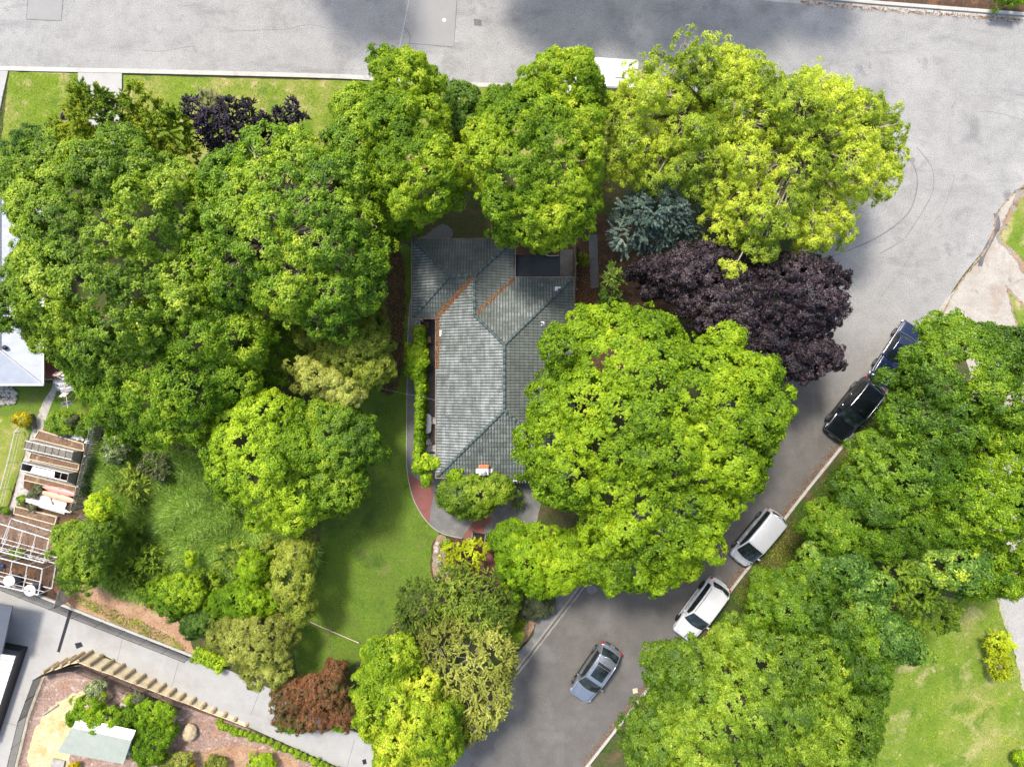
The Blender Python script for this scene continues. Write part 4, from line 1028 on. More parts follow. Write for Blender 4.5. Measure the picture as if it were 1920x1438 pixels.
# rocks
def rock(px, py, r, mat, label, group=None, seed=0, z=0.0, cat='rock', name='rock', flat=.65):
    rn = random.Random(seed); bm = bmesh.new(); bmesh.ops.create_icosphere(bm, subdivisions=2, radius=1)
    dirs = [(Vector((rn.uniform(-1,1),rn.uniform(-1,1),rn.uniform(-1,1))).normalized(), rn.uniform(.62,.88)) for _ in range(9)]
    sx, sy = rn.uniform(.85,1.2), rn.uniform(.8,1.1)
    for v in bm.verts:
        for d, k in dirs:
            t = v.co.dot(d)
            if t > k: v.co -= d*(t-k)
        v.co = Vector((v.co.x*sx, v.co.y*sy, v.co.z*flat))*r*(1+rn.uniform(-.03,.03))
    me = bpy.data.meshes.new(name); bm.to_mesh(me); bm.free(); me.materials.append(mat)
    o = bpy.data.objects.new(name, me); col.objects.link(o); p = P(px, py, z); o.location = (p.x, p.y, z+r*flat*.55); return tag(o, label, cat, group)
for i, (x, y, r) in enumerate(((820,1019,.16),(819,1027,.20),(819,1034,.22),(826,1043,.17),(822,1051,.2),(829,1061,.28))):
    rock(x, y, r, M['rock'], ['smallest pale stone at the top of the lawn edge row','pale stone second from top of the lawn edge row','grey blue stone in the middle of the lawn edge row','small white stone right of the lawn edge row','pale stone second from bottom of the lawn edge row','largest white stone at the bottom of the lawn edge row'][i], 'stones along the lawn edge', i+1)
rn = random.Random(4); k = 0
for i in range(-3, 4):
    for j in range(-4, 5):
        x, y = 5+i*7.2+(j%2)*3.4+rn.uniform(-1.5,1.5), 742+j*4.9+rn.uniform(-1.2,1.2)
        if ((x-3)/29)**2+((y-741)/20)**2 < 1 and x > -8:
            k += 1; rock(x, y, rn.uniform(.13,.22), M['rock'], 'pale boulder in the round heap below the white roof', 'boulders heaped by the white roof', 20+k, z=.02)
rock(357, 1369, .72, M['rock_tan'], 'large tan boulder on bark mulch above the clipped hedge', None, 77, zg(PG(357,1369).x), 'boulder', 'boulder', .6)
rock(237, 1322, .38, M['rock'], 'white garden stone among the shrubs above the shed', None, 78, 1.25, 'rock', 'rock', .5)
rock(206, 1303, .32, M['rock_tan'], 'tan garden stone beside the white flowering shrub', None, 79, 1.3, 'rock', 'rock', .5)

# ------------------------------------------------------------------ vehicles
def make_car(name, label, cat, cpx, dirpx, L, W, H, pnt, B=.96, hood=.98, hoodf=.84, xr=(-.93,-.74), xf=(.52,.16), wb=.60, wr=.34,
             rim='rim', roofm=None, rails=None, sunroof=False, tail=.98, classic=False, lower=None, deck=None, boxy=.0, glassx=None, mir=None, zc=.75):
    d = Vector((dirpx[0], -dirpx[1], 0)).normalized(); ang = math.atan2(d.y, d.x)
    c = P(cpx[0], cpx[1], zc); root = empty(name, (c.x, c.y, Z3), label, cat, None, ang)
    hl, hw = L/2, W/2
    dk = deck or B
    st = [(-1.0,.70,.46,dk-.30),(-.985,.84,.38,dk-.14),(-.95,.93,.30,dk-.03),(-.85,.98,.27,dk),(-.6,1.0,.24,B),(0,1.0,.24,B),(.3,1.0,.24,B),(.52,.995,.24,hood),
          (.72,.975,.25,(hood*.4+hoodf*.6)),(.88,.93,.28,hoodf),(.955,.85,.32,hoodf-.07),(.988,.74,.38,hoodf-.17),(1.0,.60,.46,hoodf-.30)]
    if classic: st = [(-1.0,.88,.40,dk-.16),(-.985,.94,.36,dk-.03),(-.9,.97,.32,dk),(-.6,1,.26,B),(0,1,.24,B),(.3,1,.24,B),(.52,1,.24,hood),(.75,.99,.25,hoodf+.02),(.9,.97,.28,hoodf),(.975,.94,.32,hoodf-.04),(1.0,.90,.40,hoodf-.15)]
    bm = bmesh.new(); rings = []
    for fx, fw, zb, zt in st:
        w = hw*fw; x = fx*hl; k = min(1, (1-abs(fx))*8)
        half = [(w*.80,zb),(w*.97,zb+.07),(w*1.0,zb+.42*(zt-zb)),(w*.985,zb+.72*(zt-zb)),(w*.955,zt-.05),(w*.88,zt),(w*.45,zt+.028)]
        sec = [(0,zb)]+half+[(0,zt+.035)]+[(-y,z) for y, z in half[::-1]]
        rings.append([bm.verts.new((x-(.10*hl*(abs(y)/hw)**3*k*0), y, z)) for y, z in sec])
    n = len(rings[0])
    for i in range(len(rings)-1):
        for j in range(n): bm.faces.new((rings[i][j], rings[i+1][j], rings[i+1][(j+1)%n], rings[i][(j+1)%n]))
    bm.faces.new(rings[0]); bm.faces.new(rings[-1][::-1])
    bmesh.ops.recalc_face_normals(bm, faces=bm.faces[:])
    me = bpy.data.meshes.new('body'); bm.to_mesh(me); bm.free(); me.materials.append(pnt)
    body = bpy.data.objects.new('body', me); col.objects.link(body)
    ss = body.modifiers.new('s', 'SUBSURF'); ss.levels = 2; ss.render_levels = 2
    cut = MB(); xw = (wb*hl, -wb*hl*.98)
    for x in xw:
        for s in (-1, 1): cut.lathe([(wr+.06,-.17),(wr+.06,.25)], (0,0,0), 28, Matrix.Translation((x, s*(hw-.06), wr+.01)) @ Matrix.Rotation(s*-math.pi/2, 4, 'X'))
    co = cut.build('cutter', pnt)
    bo = body.modifiers.new('b', 'BOOLEAN'); bo.operation = 'DIFFERENCE'; bo.object = co; bo.solver = 'EXACT'
    dg = bpy.context.evaluated_depsgraph_get(); ev = body.evaluated_get(dg); me2 = bpy.data.meshes.new_from_object(ev)
    body.modifiers.clear(); body.data = me2; me2.materials.clear(); me2.materials.append(pnt); bpy.data.objects.remove(co)
    me2.polygons.foreach_set('use_smooth', [len(p.vertices) <= 5 for p in me2.polygons]); body.parent = root
    # glasshouse as one surface; the panes lie on it
    xr0, xr1, xf0, xf1 = xr[0]*hl, xr[1]*hl, xf[0]*hl, xf[1]*hl
    prof = [(xr0, min(B, dk)-.02), (xr1, H-.055), ((xr1+xf1)/2-.1, H), (xf1, H-.05), (xf0, hood-.01)]
    xs_ = np.linspace(xr0, xf0, 161); z_ = np.interp(xs_, [p[0] for p in prof], [p[1] for p in prof])
    kk = np.ones(9)/9; zp = np.convolve(np.pad(z_, 4, mode='edge'), kk, mode='valid')
    def wid(x, z):
        f = max(0, min(1, (z-B)/(H-B))); e = 1-.07*max(0, (x-xf1)/(xf0-xf1))-.06*max(0, (xr1-x)/(abs(xr1-xr0)+1e-6))
        return hw*((.955-.03*0)*(1-f)+f*(.78+boxy))*e
    bow = .16 if not classic else .06
    def G(x, v, off=0.0):
        def raw(x, v):
            zt = float(np.interp(x, xs_, zp)); a = abs(v)
            if a <= .7:
                t = a/.7; y = t*wid(x, zt); z = zt+.045*(1-t*t)-.0
                fr = max(0, min(1, (x-xf1)/(xf0-xf1))) ; rr_ = max(0, min(1, (xr1-x)/(xr1-xr0)))
                x = x+bow*(1-t*t)*(.35+.65*fr)*(1 if fr > 0 else 0)*min(1, fr*3) - bow*.7*(1-t*t)*min(1, rr_*3)*(rr_ > 0)
            else:
                t = (a-.7)/.3; z = zt+(B-.05-zt)*t if zt > B-.05 else zt; y = wid(x, z)+.012*math.sin(t*math.pi)
            return Vector((x, math.copysign(y, v) if v else 0, z))
        p = raw(x, v)
        if off:
            e = .01; a = raw(min(x+e, xf0), v)-raw(max(x-e, xr0), v); b = raw(x, min(v+e, 1))-raw(x, max(v-e, -1)); nn = a.cross(b)
            if nn.length > 1e-9: p = p+nn.normalized()*off*(1 if nn.z > 0 or nn.dot(Vector((0, p.y, .01))) > 0 else -1)
        return p
    def patch(nm_, mat, x0, x1, v0, v1, off, nu=10, nv=10, parent=root, f=None):
        mb = MB(); vs = []
        for i in range(nu+1):
            for j in range(nv+1):
                x = x0+(x1-x0)*i/nu; v = v0+(v1-v0)*j/nv
                if f: x, v = f(x, v, i/nu, j/nv)
                vs.append(G(x, v, off))
        mb.add(vs, [(i*(nv+1)+j, (i+1)*(nv+1)+j, (i+1)*(nv+1)+j+1, i*(nv+1)+j+1) for i in range(nu) for j in range(nv)])
        return mb.build(nm_, mat, parent, True)
    patch('cabin', pnt, xr0, xf0, -1, 1, 0, 44, 40)
    if roofm: patch('roof', roofm, xr1+.05, xf1-.02, -.62, .62, .008, 14, 10)
    patch('windshield', M['glass'], xf1+.05, xf0-.07, -.64, .64, .01, 10, 14, f=lambda x, v, i, j: (x, v*(1+.04*i)))
    patch('rear_window', M['glass'], xr0+.10, xr1-.04, -.60, .60, .01, 8, 12)
    gx0, gx1 = (glassx or (xr1+.02, xf1+.30)); 
    if glassx: gx0, gx1 = glassx[0]*hl, glassx[1]*hl
    for s in (-1, 1):
        m = (gx0+gx1)/2
        parts = [(gx0, gx0+(gx1-gx0)*.24), (gx0+(gx1-gx0)*.26, gx0+(gx1-gx0)*.60), (gx0+(gx1-gx0)*.625, gx1)]
        patch('window_trim', M['trim'], gx0-.04, gx1+.06, s*.755, s*.955, .006, 20, 5)
        for a, b in parts: patch('side_window', M['glass'], a, b, s*.775, s*.935, .012, 8, 5)
        # chrome strip under the glass
        mb = MB(); mb.tube([G(gx0+(gx1-gx0)*t, s*.965, .012) for t in [i/8 for i in range(9)]], .010, 4); mb.build('window_strip', M['chrome'] if rails != 'none' else M['trim'], root)
    if rails and rails != 'none':
        for s in (-1, 1):
            MB().tube([G(xr1+.1+(xf1-xr1-.15)*t, s*.66, .045 if 0 < t < 1 else .0) for t in [0,.06,.25,.5,.75,.94,1]], .022, 6).build('roof_rail', M[rails], root, True)
    if sunroof:
        patch('sunroof', M['glass'], xf1-1.15, xf1-.22, -.47, .47, .012, 10, 10)
        patch('sunroof_trim', M['trim'], xf1-1.38, xf1-1.18, -.50, .50, .010, 3, 10)
    # wheels
    for x in xw:
        for s in (-1, 1):
            T = Matrix.Translation((x, s*(hw-.105), wr)) @ Matrix.Rotation(-s*math.pi/2, 4, 'X')
            w = MB(); w.lathe([(wr*.62,-.1),(wr*.93,-.1),(wr,-.07),(wr,.07),(wr*.93,.10),(wr*.66,.105)], (0,0,0), 28, T); wo = w.build('wheel', M['rubber'], root, False)
            r_ = MB(); r_.lathe([(wr*.64,.07),(wr*.64,.108),(wr*.58,.112),(wr*.55,.07)], (0,0,0), 24, T)
            for k in range(5):
                a = k*2*math.pi/5; r_.box((math.cos(a)*wr*.31, math.sin(a)*wr*.31, .095), (wr*.55, wr*.15, .03), a, M=T)
            r_.lathe([(.001,.08),(wr*.14,.08),(wr*.14,.118),(.001,.118)], (0,0,0), 12, T); r_.build('rim', M[rim], wo)
    for s in (-1, 1):
        mx = xf0-.42 if not mir else mir*hl
        mb = MB(); mb.box((mx, s*(hw+.10), B+.06), (.13,.24,.15), s*.15, .035); mb.box((mx, s*(hw-.02), B+.0), (.06,.14,.04)); mb.build('mirror', M['chrome'] if rim == 'rim' and not lower and classic else pnt, root, True)
        if classic:
            T = Matrix.Translation((hl-.05, s*hw*.74, hoodf-.17)) @ Matrix.Rotation(math.pi/2, 4, 'Y')
            mb = MB(); mb.lathe([(.10,-.04),(.10,.07),(.085,.10),(.05,.115)], (0,0,0), 16, T); mb.build('headlight', M['lamp_clear'], root, True)
            mb = MB(); mb.box((-hl+.02, s*hw*.86, dk-.18), (.08,.12,.20), 0, .02); mb.build('taillight', M['lamp_red'], root)
        else:
            mb = MB(); vs = [(hl*.955,s*hw*.50,hoodf-.16),(hl*.90,s*hw*.74,hoodf-.10),(hl*.80,s*hw*.905,hoodf-.04),(hl*.80,s*hw*.93,hoodf-.12),(hl*.91,s*hw*.84,hoodf-.22),(hl*.965,s*hw*.55,hoodf-.26)]
            nn = [(x*1.018+.02, y*1.03, z+.03) for x, y, z in vs]; mb.add([(x-.15,y*.8,z) for x,y,z in vs]+nn, [tuple(range(6)), tuple(range(11,5,-1))]+[(i,(i+1)%6,(i+1)%6+6,i+6) for i in range(6)]); mb.build('headlight', M['lamp_clear'], root)
            mb = MB(); mb.box((-hl*.945, s*hw*.86, dk-.13), (.20,.17,.17), s*.5, .04); mb.build('taillight', M['lamp_red'], root)
            mb = MB(); mb.box((.05*hl, s*(hw-.012), .30), (L*.50, .05, .12), 0, .015); mb.build('sill', M['trim'] if not lower else lower, root)
        for hx in (.12, -.28): MB().box((hx*hl, s*(hw+.002), B-.14), (.17,.035,.03), 0, .008).build('door_handle', M['chrome'] if rails != 'none' else pnt, root)
        for hx in (.30, -.06, -.42): MB().box((hx*hl, s*(hw-.004), .60), (.012,.012,.50)).build('door_seam', M['trim'], root)
    if classic:
        for x, z in ((hl+.05,.46),(-hl-.05,.48)):
            sg = 1 if x > 0 else -1
            MB().tube([(x-.28*sg,-hw-.01,z),(x-.04*sg,-hw*.93,z),(x,-hw*.5,z),(x+.01*sg,0,z),(x,hw*.5,z),(x-.04*sg,hw*.93,z),(x-.28*sg,hw+.01,z)], .065, 8).build('bumper', M['chrome'], root, True)
        for s in (-1, 1):
            MB().tube([(-hl*.93,s*(hw*.985),B-.13),(0,s*(hw+.012),B-.13),(hl*.93,s*(hw*.975),B-.15)], .017, 5).build('side_trim', M['chrome'], root)
            MB().tube([(-hl*.95,s*hw*.93,dk-.02),(-hl*.5,s*hw*.935,B+.0)], .012, 5).build('wing_trim', M['chrome'], root)
        mb = MB(); mb.box((hl-.03,0,hoodf-.18), (.05,W*.55,.15), 0, .02); mb.build('grille', M['chrome'], root)
        mb = MB(); mb.tube([G(xf0-.05, -.62, .012), G(xf0-.02, 0, .012), G(xf0-.05, .62, .012)], .014, 5); mb.build('screen_trim', M['chrome'], root)
        mb = MB(); mb.tube([G(xr0+.07, -.6, .012), G(xr0+.05, 0, .012), G(xr0+.07, .6, .012)], .014, 5); mb.build('screen_trim', M['chrome'], root)
    else:
        mb = MB(); mb.box((hl-.015,0,hoodf-.30), (.06,W*.48,.16), 0, .025); mb.build('grille', M['trim'], root)
        mb = MB(); mb.box((hl-.02,0,.36), (.07,W*.60,.12), 0, .025); mb.build('lower_grille', M['trim'], root)
        mb = MB(); mb.tube([(-hl*.93,-hw*.90,.56),(-hl*1.0,-hw*.5,.57),(-hl*1.012,0,.57),(-hl*1.0,hw*.5,.57),(-hl*.93,hw*.90,.56)], .05, 7); mb.build('rear_bumper', lower or pnt, root, True)
        MB().box((hl+.018,0,.50), (.012,.36,.12)).build('number_plate', M['plate'], root); MB().box((-hl-.028,0,.66), (.012,.36,.12)).build('number_plate', M['plate'], root)
        mb = MB(); mb.tube([G(xr1+.03, -.55, .03), G(xr1-.06, 0, .05), G(xr1+.03, .55, .03)], .035, 6); mb.build('spoiler', pnt, root, True)
    for s in (.35, -.1):
        p0 = G(xf0-.06, s, .018); p1 = G(xf0-.22, s+.33, .02); MB().tube([p0, p0.lerp(p1,.5)+Vector((0,0,.004)), p1], .009, 4).build('wiper', M['trim'], root)
    zb_ = lambda x: float(np.interp(x, [xf0, hl*.72, hl*.88, hl*.955], [hood, hood*.4+hoodf*.6, hoodf, hoodf-.07]))
    MB().tube([(hl*.90, y*hw, zb_(hl*.90)+.012) for y in (-.62,-.3,0,.3,.62)], .009, 4).build('bonnet_seam', M['trim'], root)
    for s in (-1, 1):
        MB().tube([(x, s*hw*.80*(1-.18*(x-xf0)/(hl-xf0)), zb_(x)+.012) for x in np.linspace(xf0-.02, hl*.88, 6)], .009, 4).build('bonnet_seam', M['trim'], root)
    for s in (-1, 1):   # bonnet creases
        MB().tube([(xf0+.06, s*hw*.40, hood+.026), ((xf0+hl*.88)/2, s*hw*.36, (hood+hoodf)/2+.030), (hl*.87, s*hw*.30, hoodf+.020)], .008, 4).build('bonnet_crease', pnt, root)
    return root

make_car('grey_suv', 'blue grey SUV with dark sunroof driving alone on the side street', 'car', (1116,1261), (-62,92), 4.50, 1.84, 1.66, M['paint_grey'],
         rails='chrome', sunroof=True, lower=M['trim'], xr=(-.90,-.68), xf=(.50,.14), hoodf=.86)
make_car('white_suv', 'white SUV parked at right kerb partly under olive green trees', 'car', (1315,1143), (-68,92), 4.85, 1.87, 1.72, M['paint_white'],
         rails='trim', rim='rim_dark', xr=(-.93,-.78), xf=(.48,.14), lower=M['paint_white'], hoodf=.88)
make_car('silver_van', 'silver people carrier parked with two wheels near the right kerb', 'car', (1420,1008), (-65,78), 4.45, 1.72, 1.74, M['paint_silver'],
         rails='none', xr=(-.985,-.87), xf=(.74,.28), hood=1.0, hoodf=.80, wb=.62, wr=.31, B=.98, mir=.52, glassx=(-.85,.52), boxy=.03)
make_car('black_suv', 'black SUV parked at the kerb half hidden by leafy branches', 'car', (1601,767), (-64,80), 4.90, 1.93, 1.78, M['paint_black'],
         rails='chrome', xr=(-.93,-.76), xf=(.46,.12), hood=1.06, hoodf=.94, B=1.02, wr=.38, lower=M['trim'])
make_car('classic_car', 'navy blue classic saloon with chrome trim parked beside road bend', 'car', (1683,661), (-56,88), 4.55, 1.72, 1.42, M['paint_blue'],
         rails='none', classic=True, B=.86, hood=.90, hoodf=.86, deck=.86, xr=(-.60,-.40), xf=(.34,.10), wr=.32, wb=.58, glassx=(-.46,.22), boxy=.02, mir=.30)

# white camper truck at the top kerb
cm = empty('camper_van', P(1148, 168), 'white box bodied camper van parked at the kerb beneath treetops', 'van', None, math.radians(-4)+math.pi)
cy = -.55
zc = 2.75; w = P(1197,135,zc)-P(1113,135,zc); Lb = w.length; Wb = 2.05
cc = P(1155,137,zc)-Vector(cm.location); cc = Matrix.Rotation(-cm.rotation_euler[2], 3, 'Z') @ cc; cc.z = 0
MB().box(cc+Vector((0,0,1.62)), (Lb, Wb, 2.26), 0, .09).build('box_body', M['paint_white'], cm, False)
mb = MB(); mb.box(cc+Vector((-.3,0,2.80)), (.7,.7,.09), 0, .03); mb.build('roof_hatch', M['plastic_white'], cm)
mb = MB(); mb.box(cc+Vector((.2,-Wb/2-.01,1.9)), (1.0,.03,.5), 0, .01); mb.box(cc+Vector((.2,Wb/2+.01,1.9)), (1.0,.03,.5), 0, .01); mb.build('side_window', M['glass'], cm)
x0 = cc.x+Lb/2
mb = MB(); vs = []
for x, w_, zb, zt in ((x0-.02,.92,.45,2.05),(x0+.45,.92,.45,2.05),(x0+.95,.90,.45,1.30),(x0+1.55,.84,.45,1.05),(x0+1.62,.80,.5,.8)):
    for y, z in ((-w_,zb),(-w_,zt-.15),(-w_*.86,zt),(w_*.86,zt),(w_,zt-.15),(w_,zb)): vs.append((x, cc.y+y, z))
fs = [(i*6+j, (i+1)*6+j, (i+1)*6+(j+1)%6, i*6+(j+1)%6) for i in range(4) for j in range(6)]+[tuple(range(6)), tuple(range(29,23,-1))]
mb.add(vs, fs); mb.build('cab', M['paint_white'], cm)
mb = MB(); mb.add([(x0+.475,cc.y-.78,2.04),(x0+.93,cc.y-.78,1.36),(x0+.93,cc.y+.78,1.36),(x0+.475,cc.y+.78,2.04)], [(0,1,2,3)]); mb.build('windshield', M['glass'], cm)
for s in (-1,1):
    MB().box((x0+.75, cc.y+s*1.08, 1.55), (.12,.26,.22), 0, .04).build('mirror', M['trim'], cm)
    MB().box((x0+.45, cc.y+s*.925, 1.5), (.6,.02,.4)).build('side_window', M['glass'], cm)
    for x in (x0+.85, cc.x-Lb/2+.85):
        T = Matrix.Translation((x, cc.y+s*.85, .34)) @ Matrix.Rotation(-s*math.pi/2, 4, 'X')
        w = MB().lathe([(.2,-.1),(.33,-.1),(.34,.06),(.32,.11),(.2,.11)], (0,0,0), 20, T).build('wheel', M['rubber'], cm)
        MB().lathe([(.01,.06),(.19,.06),(.19,.125),(.01,.125)], (0,0,0), 14, T).build('rim', M['rim'], w)
    MB().box((x0+1.6, cc.y+s*.62, .78), (.07,.28,.16), 0, .02).build('headlight', M['lamp_clear'], cm)
    MB().box((cc.x-Lb/2-.02, cc.y+s*.8, .9), (.05,.12,.28)).build('taillight', M['lamp_red'], cm)
MB().box(cc+Vector((0.1,0,.42)), (Lb+.5, 1.3, .12)).build('chassis', M['black_metal'], cm)

# ------------------------------------------------------------------ fences, retaining wall
def rail_fence(name, label, pts, h, panels, group=None, z0=None, bars=22, kerb=None):
    """black upright bar fence along base points (world, z at the foot)"""
    root = empty(name, pts[0], label, 'fence', group); o = Vector(root.location)
    for a, b in zip(pts[:-1], pts[1:]):
        a = a-o; b = b-o; n = max(1, round((b-a).length/panels)); up = Vector((0,0,1))
        for k in range(n+1):
            p = a+(b-a)*(k/n); MB().tube([p-up*.1, p+up*(h+.03)], .028, 4).build('post', M['black_metal'], root)
        for k in range(n):
            p = a+(b-a)*(k/n); q = a+(b-a)*((k+1)/n); mb = MB()
            for zz in (.10, h-.04): mb.tube([p+up*zz, q+up*zz], .018, 4)
            for i in range(1, bars): r = p.lerp(q, i/bars); mb.tube([r+up*.10, r+up*(h-.04)], .019, 4, False)
            mb.build('bar_panel', M['black_metal'], root)
    return root
top = [P(-45,1073,.16), P(0,1091,.16), P(110,1134,.16), P(358,1231,.16)]
rail_fence('railing', 'black bar railing along the upper edge of the concrete drive', top, 1.05, 1.85)
kb = MB(); kb.prism(strip_poly([tuple(p[:2]) for p in top]+[tuple(P(366,1235)[:2])], .16, .03), 0, .16)
tag(kb.build('kerb', M['kerb']), kind='structure')
gl = [PG(86,1262,0), PG(100,1256,0), PG(138,1249,0), PG(153,1248,0), PG(245,1288,0), PG(340,1327,0)]
rail_fence('railing', 'black bar railing on top of the log retaining wall', gl, 1.0, 1.85)
ll_ = [PG(80,1264,0), PG(52,1340,0), PG(28,1438,0), PG(10,1500,0)]
rail_fence('railing', 'black bar railing down the left side of the raised garden', ll_, 1.0, 1.85)
edge = MB(); e_ = [tuple(PG(84,1266)[:2]), tuple(PG(56,1340)[:2]), tuple(PG(32,1438)[:2]), tuple(PG(14,1500)[:2])]
edge.prism(strip_poly(e_, .05, .09), 0, HG+.08)
tag(edge.build('retaining_wall', M['pale_wood']), 'thin pale timber edging wall at the left of the raised garden', 'wall')
rw = empty('log_retaining_wall', P(173,1222), 'retaining wall of round log posts with pale boards beside concrete drive', 'retaining wall'); ro = Vector(rw.location)
posts = [(173,1220),(193,1228),(213,1237),(233,1245),(252,1255),(272,1264),(291,1273),(310,1282),(329,1291),(347,1300),(367,1308),(386,1318),(405,1327),(425,1336),(444,1345),(465,1355)]
left = [(157,1223),(142,1229),(126,1235),(109,1242)]
def logpost(px, py, r):
    b = P(px, py); h = zg(b.x)+.10; t = b+Vector((-.10,-.12,h)); d = (t-b).normalized()
    MB().tube([b-ro-Vector((0,0,.05)), t-ro, t-ro+d*.02], [r, r*.95, r*.8], 12).build('post', M['log_wood'], rw, False)
    return b, t
pb = [logpost(x, y, .125) for x, y in posts]; pl = [logpost(x, y, .12) for x, y in left]
for seq in (pb, [pb[0]]+pl):
    for (b0_, t0_), (b1_, t1_) in zip(seq[:-1], seq[1:]):
        n = (b1_-b0_).normalized(); n = Vector((n.y, -n.x, 0)); n = n if n.dot(Vector((-1,-1,0))) > 0 else -n; mb = MB(); of = n*.10
        q = [b0_+of-ro, b1_+of-ro, t1_+of-ro-Vector((0,0,.06)), t0_+of-ro-Vector((0,0,.06))]
        q2 = [v+n*.05 for v in q]; mb.add(q+q2, [(0,1,2,3),(7,6,5,4),(0,4,5,1),(1,5,6,2),(2,6,7,3),(3,7,4,0)]); mb.build('board_panel', M['pale_wood'], rw)
# fill under the raised garden behind the boards is the raised_garden itself

# weathered picket fence between the yards
pf = empty('picket_fence', P(196, 770), 'weathered grey paling fence between vegetable beds and long grass', 'fence'); fo = Vector(pf.location)
fp = [P(206,752), P(196,800), P(185,850), P(172,905), P(160,950)]
mb = MB()
for a, b in zip(fp[:-1], fp[1:]):
    n = int((b-a).length/.145); an = math.atan2((b-a).y, (b-a).x)
    for k in range(n):
        p = a.lerp(b, (k+.5)/n)-fo; mb.box(p+Vector((0,0,.88)), (.105,.02,1.76+.05*math.sin(k*7.)), an)
mb.build('palings', M['grey_wood'], pf)
for a, b in zip(fp[:-1], fp[1:]):
    for zz in (.4, 1.4): MB().tube([a-fo+Vector((.05,0,zz)), b-fo+Vector((.05,0,zz))], .04, 4).build('rail', M['grey_wood'], pf)
for p in fp: MB().box(p-fo+Vector((.1,0,.9)), (.1,.1,1.8)).build('post', M['grey_wood'], pf)
pf2 = empty('picket_fence', P(136, 1100), 'short leaning stretch of weathered palings above the railing', 'fence'); fo = Vector(pf2.location)
a, b = P(140,1092), P(128,1128); mb = MB()
for k in range(10): mb.box(a.lerp(b, (k+.5)/10)-fo+Vector((0,0,.85)), (.11,.02,1.7), math.atan2((b-a).y, (b-a).x))
mb.build('palings', M['grey_wood'], pf2); MB().tube([a-fo+Vector((.05,0,1.2)), b-fo+Vector((.05,0,1.2))], .04, 4).build('rail', M['grey_wood'], pf2)
# wire and post fence at the far left of the beds
wf = empty('wire_fence', P(5, 965), 'thin pale wire fence beside the stone path at far left', 'fence'); fo = Vector(wf.location)
wp = [P(6,962), P(18,915), P(32,865), P(45,810), P(63,786)]
for p in wp: MB().tube([p-fo, p-fo+Vector((0,0,1.0))], .03, 5).build('post', M['white_wood'], wf)
for a, b in zip(wp[:-1], wp[1:]):
    mb = MB()
    for zz in (.3,.6,.97): mb.tube([a-fo+Vector((0,0,zz)), b-fo+Vector((0,0,zz))], .012 if zz < .9 else .035, 4)
    mb.build('wire', M['white_wood'], wf)

# ------------------------------------------------------------------ vegetable garden things
def bed_axes(a, b): 
    d = (b-a); L = d.length; d.normalize(); return d, Vector((-d.y, d.x, 0)), L
def cold_frame(pa, pb, w, label, white):
    """lean glass topped frame between two bottom corners of its front edge"""
    a, b = P(*pa), P(*pb); d, n, L = bed_axes(a, b); t = empty('cold_frame', (a+b)/2, label, 'cold frame', None, math.atan2(d.y, d.x))
    m = M['white_wood']; yr, H_ = w*.42, 1.05
    for nm_, y0, z0_, y1, z1 in (('glass_front', 0, .05, yr, H_), ):
        mb = MB(); mb.add([(-L/2+.02,y0,z0_),(L/2-.02,y0,z0_),(L/2-.02,y1,z1-.02),(-L/2+.02,y1,z1-.02)], [(0,1,2,3)]); mb.build(nm_, M['tarp_white'] if white else M['glass_old'], t)
    for y, z in ((0,.05),(yr,H_),(w,H_),(w,.05)): MB().box((0,y,z), (L+.06,.06,.06)).build('rail', m, t)
    for k in range(8):
        x = -L/2+L*k/7; MB().tube([(x,0,.08),(x,yr,H_+.03)], .024, 4).build('glazing_bar', m, t)
        if k % 2 == 0 or not white: MB().tube([(x,yr,H_+.03),(x,w,H_+.03)], .02, 4).build('lid_bar', m if white else M['old_wood'], t)
    for x in (-L/2, L/2):
        mb = MB(); mb.add([(x,0,0),(x,w,0),(x,w,H_),(x,yr,H_),(x+.03,0,0),(x+.03,w,0),(x+.03,w,H_),(x+.03,yr,H_)], [(0,1,2,3),(7,6,5,4),(0,4,5,1),(1,5,6,2),(2,6,7,3),(3,7,4,0)]); mb.build('end_panel', M['grey_wood'], t)
    MB().box((0,w-.01,H_/2), (L,.02,H_)).build('back_panel', M['grey_wood'], t)
    if not white: MB().add([(-L/2+.03,yr+.03,H_),(L/2-.03,yr+.03,H_),(L/2-.03,w-.03,H_+.01),(-L/2+.03,w-.03,H_+.01)], [(0,1,2,3)]).build('mesh_lid', M['old_wood'], t)
    else:
        MB().add([(-L*.30,yr+.05,H_-.02),(L*.22,yr+.05,H_-.02),(L*.20,w-.1,H_-.05),(-L*.28,w-.12,H_-.05)], [(0,1,2,3)]).build('white_sheet', M['tarp_white'], t)
    return t
cold_frame((62,849),(149,869), 1.0, 'glass sided cold frame with dark mesh lid nearer the green hedge', False)
cold_frame((56,888),(140,908), .95, 'white framed cold frame with white panes above the kayaks', True)
def bed_box(px, label, mat='bark_bed'):
    w = [P(x, y) for x, y in px]; c = sum(w, Vector())/len(w); t = empty('garden_bed', c, label, 'garden bed')
    for i in range(len(w)):
        a, b = w[i]-c, w[(i+1)%len(w)]-c; d = b-a
        MB().box((a+b)/2+Vector((0,0,.12)), (d.length,.05,.24), math.atan2(d.y, d.x)).build('board', M['pale_wood'], t)
    MB().sheet([tuple((v-c)[:2]) for v in w], .18).build('soil', M['bed_soil'], t); return t
bed_box([(77,806),(160,832),(160,845),(68,822)], 'timber edged bark bed between hedge and dark lidded cold frame')
bed_box([(62,848),(152,870),(150,880),(58,860)], 'timber edged soil bed between the two cold frames')
bed_box([(50,888),(146,912),(146,922),(48,899)], 'timber edged soil bed above the kayaks')
bed_box([(32,948),(110,968),(106,982),(30,962)], 'timber edged straw bed below the white boards')
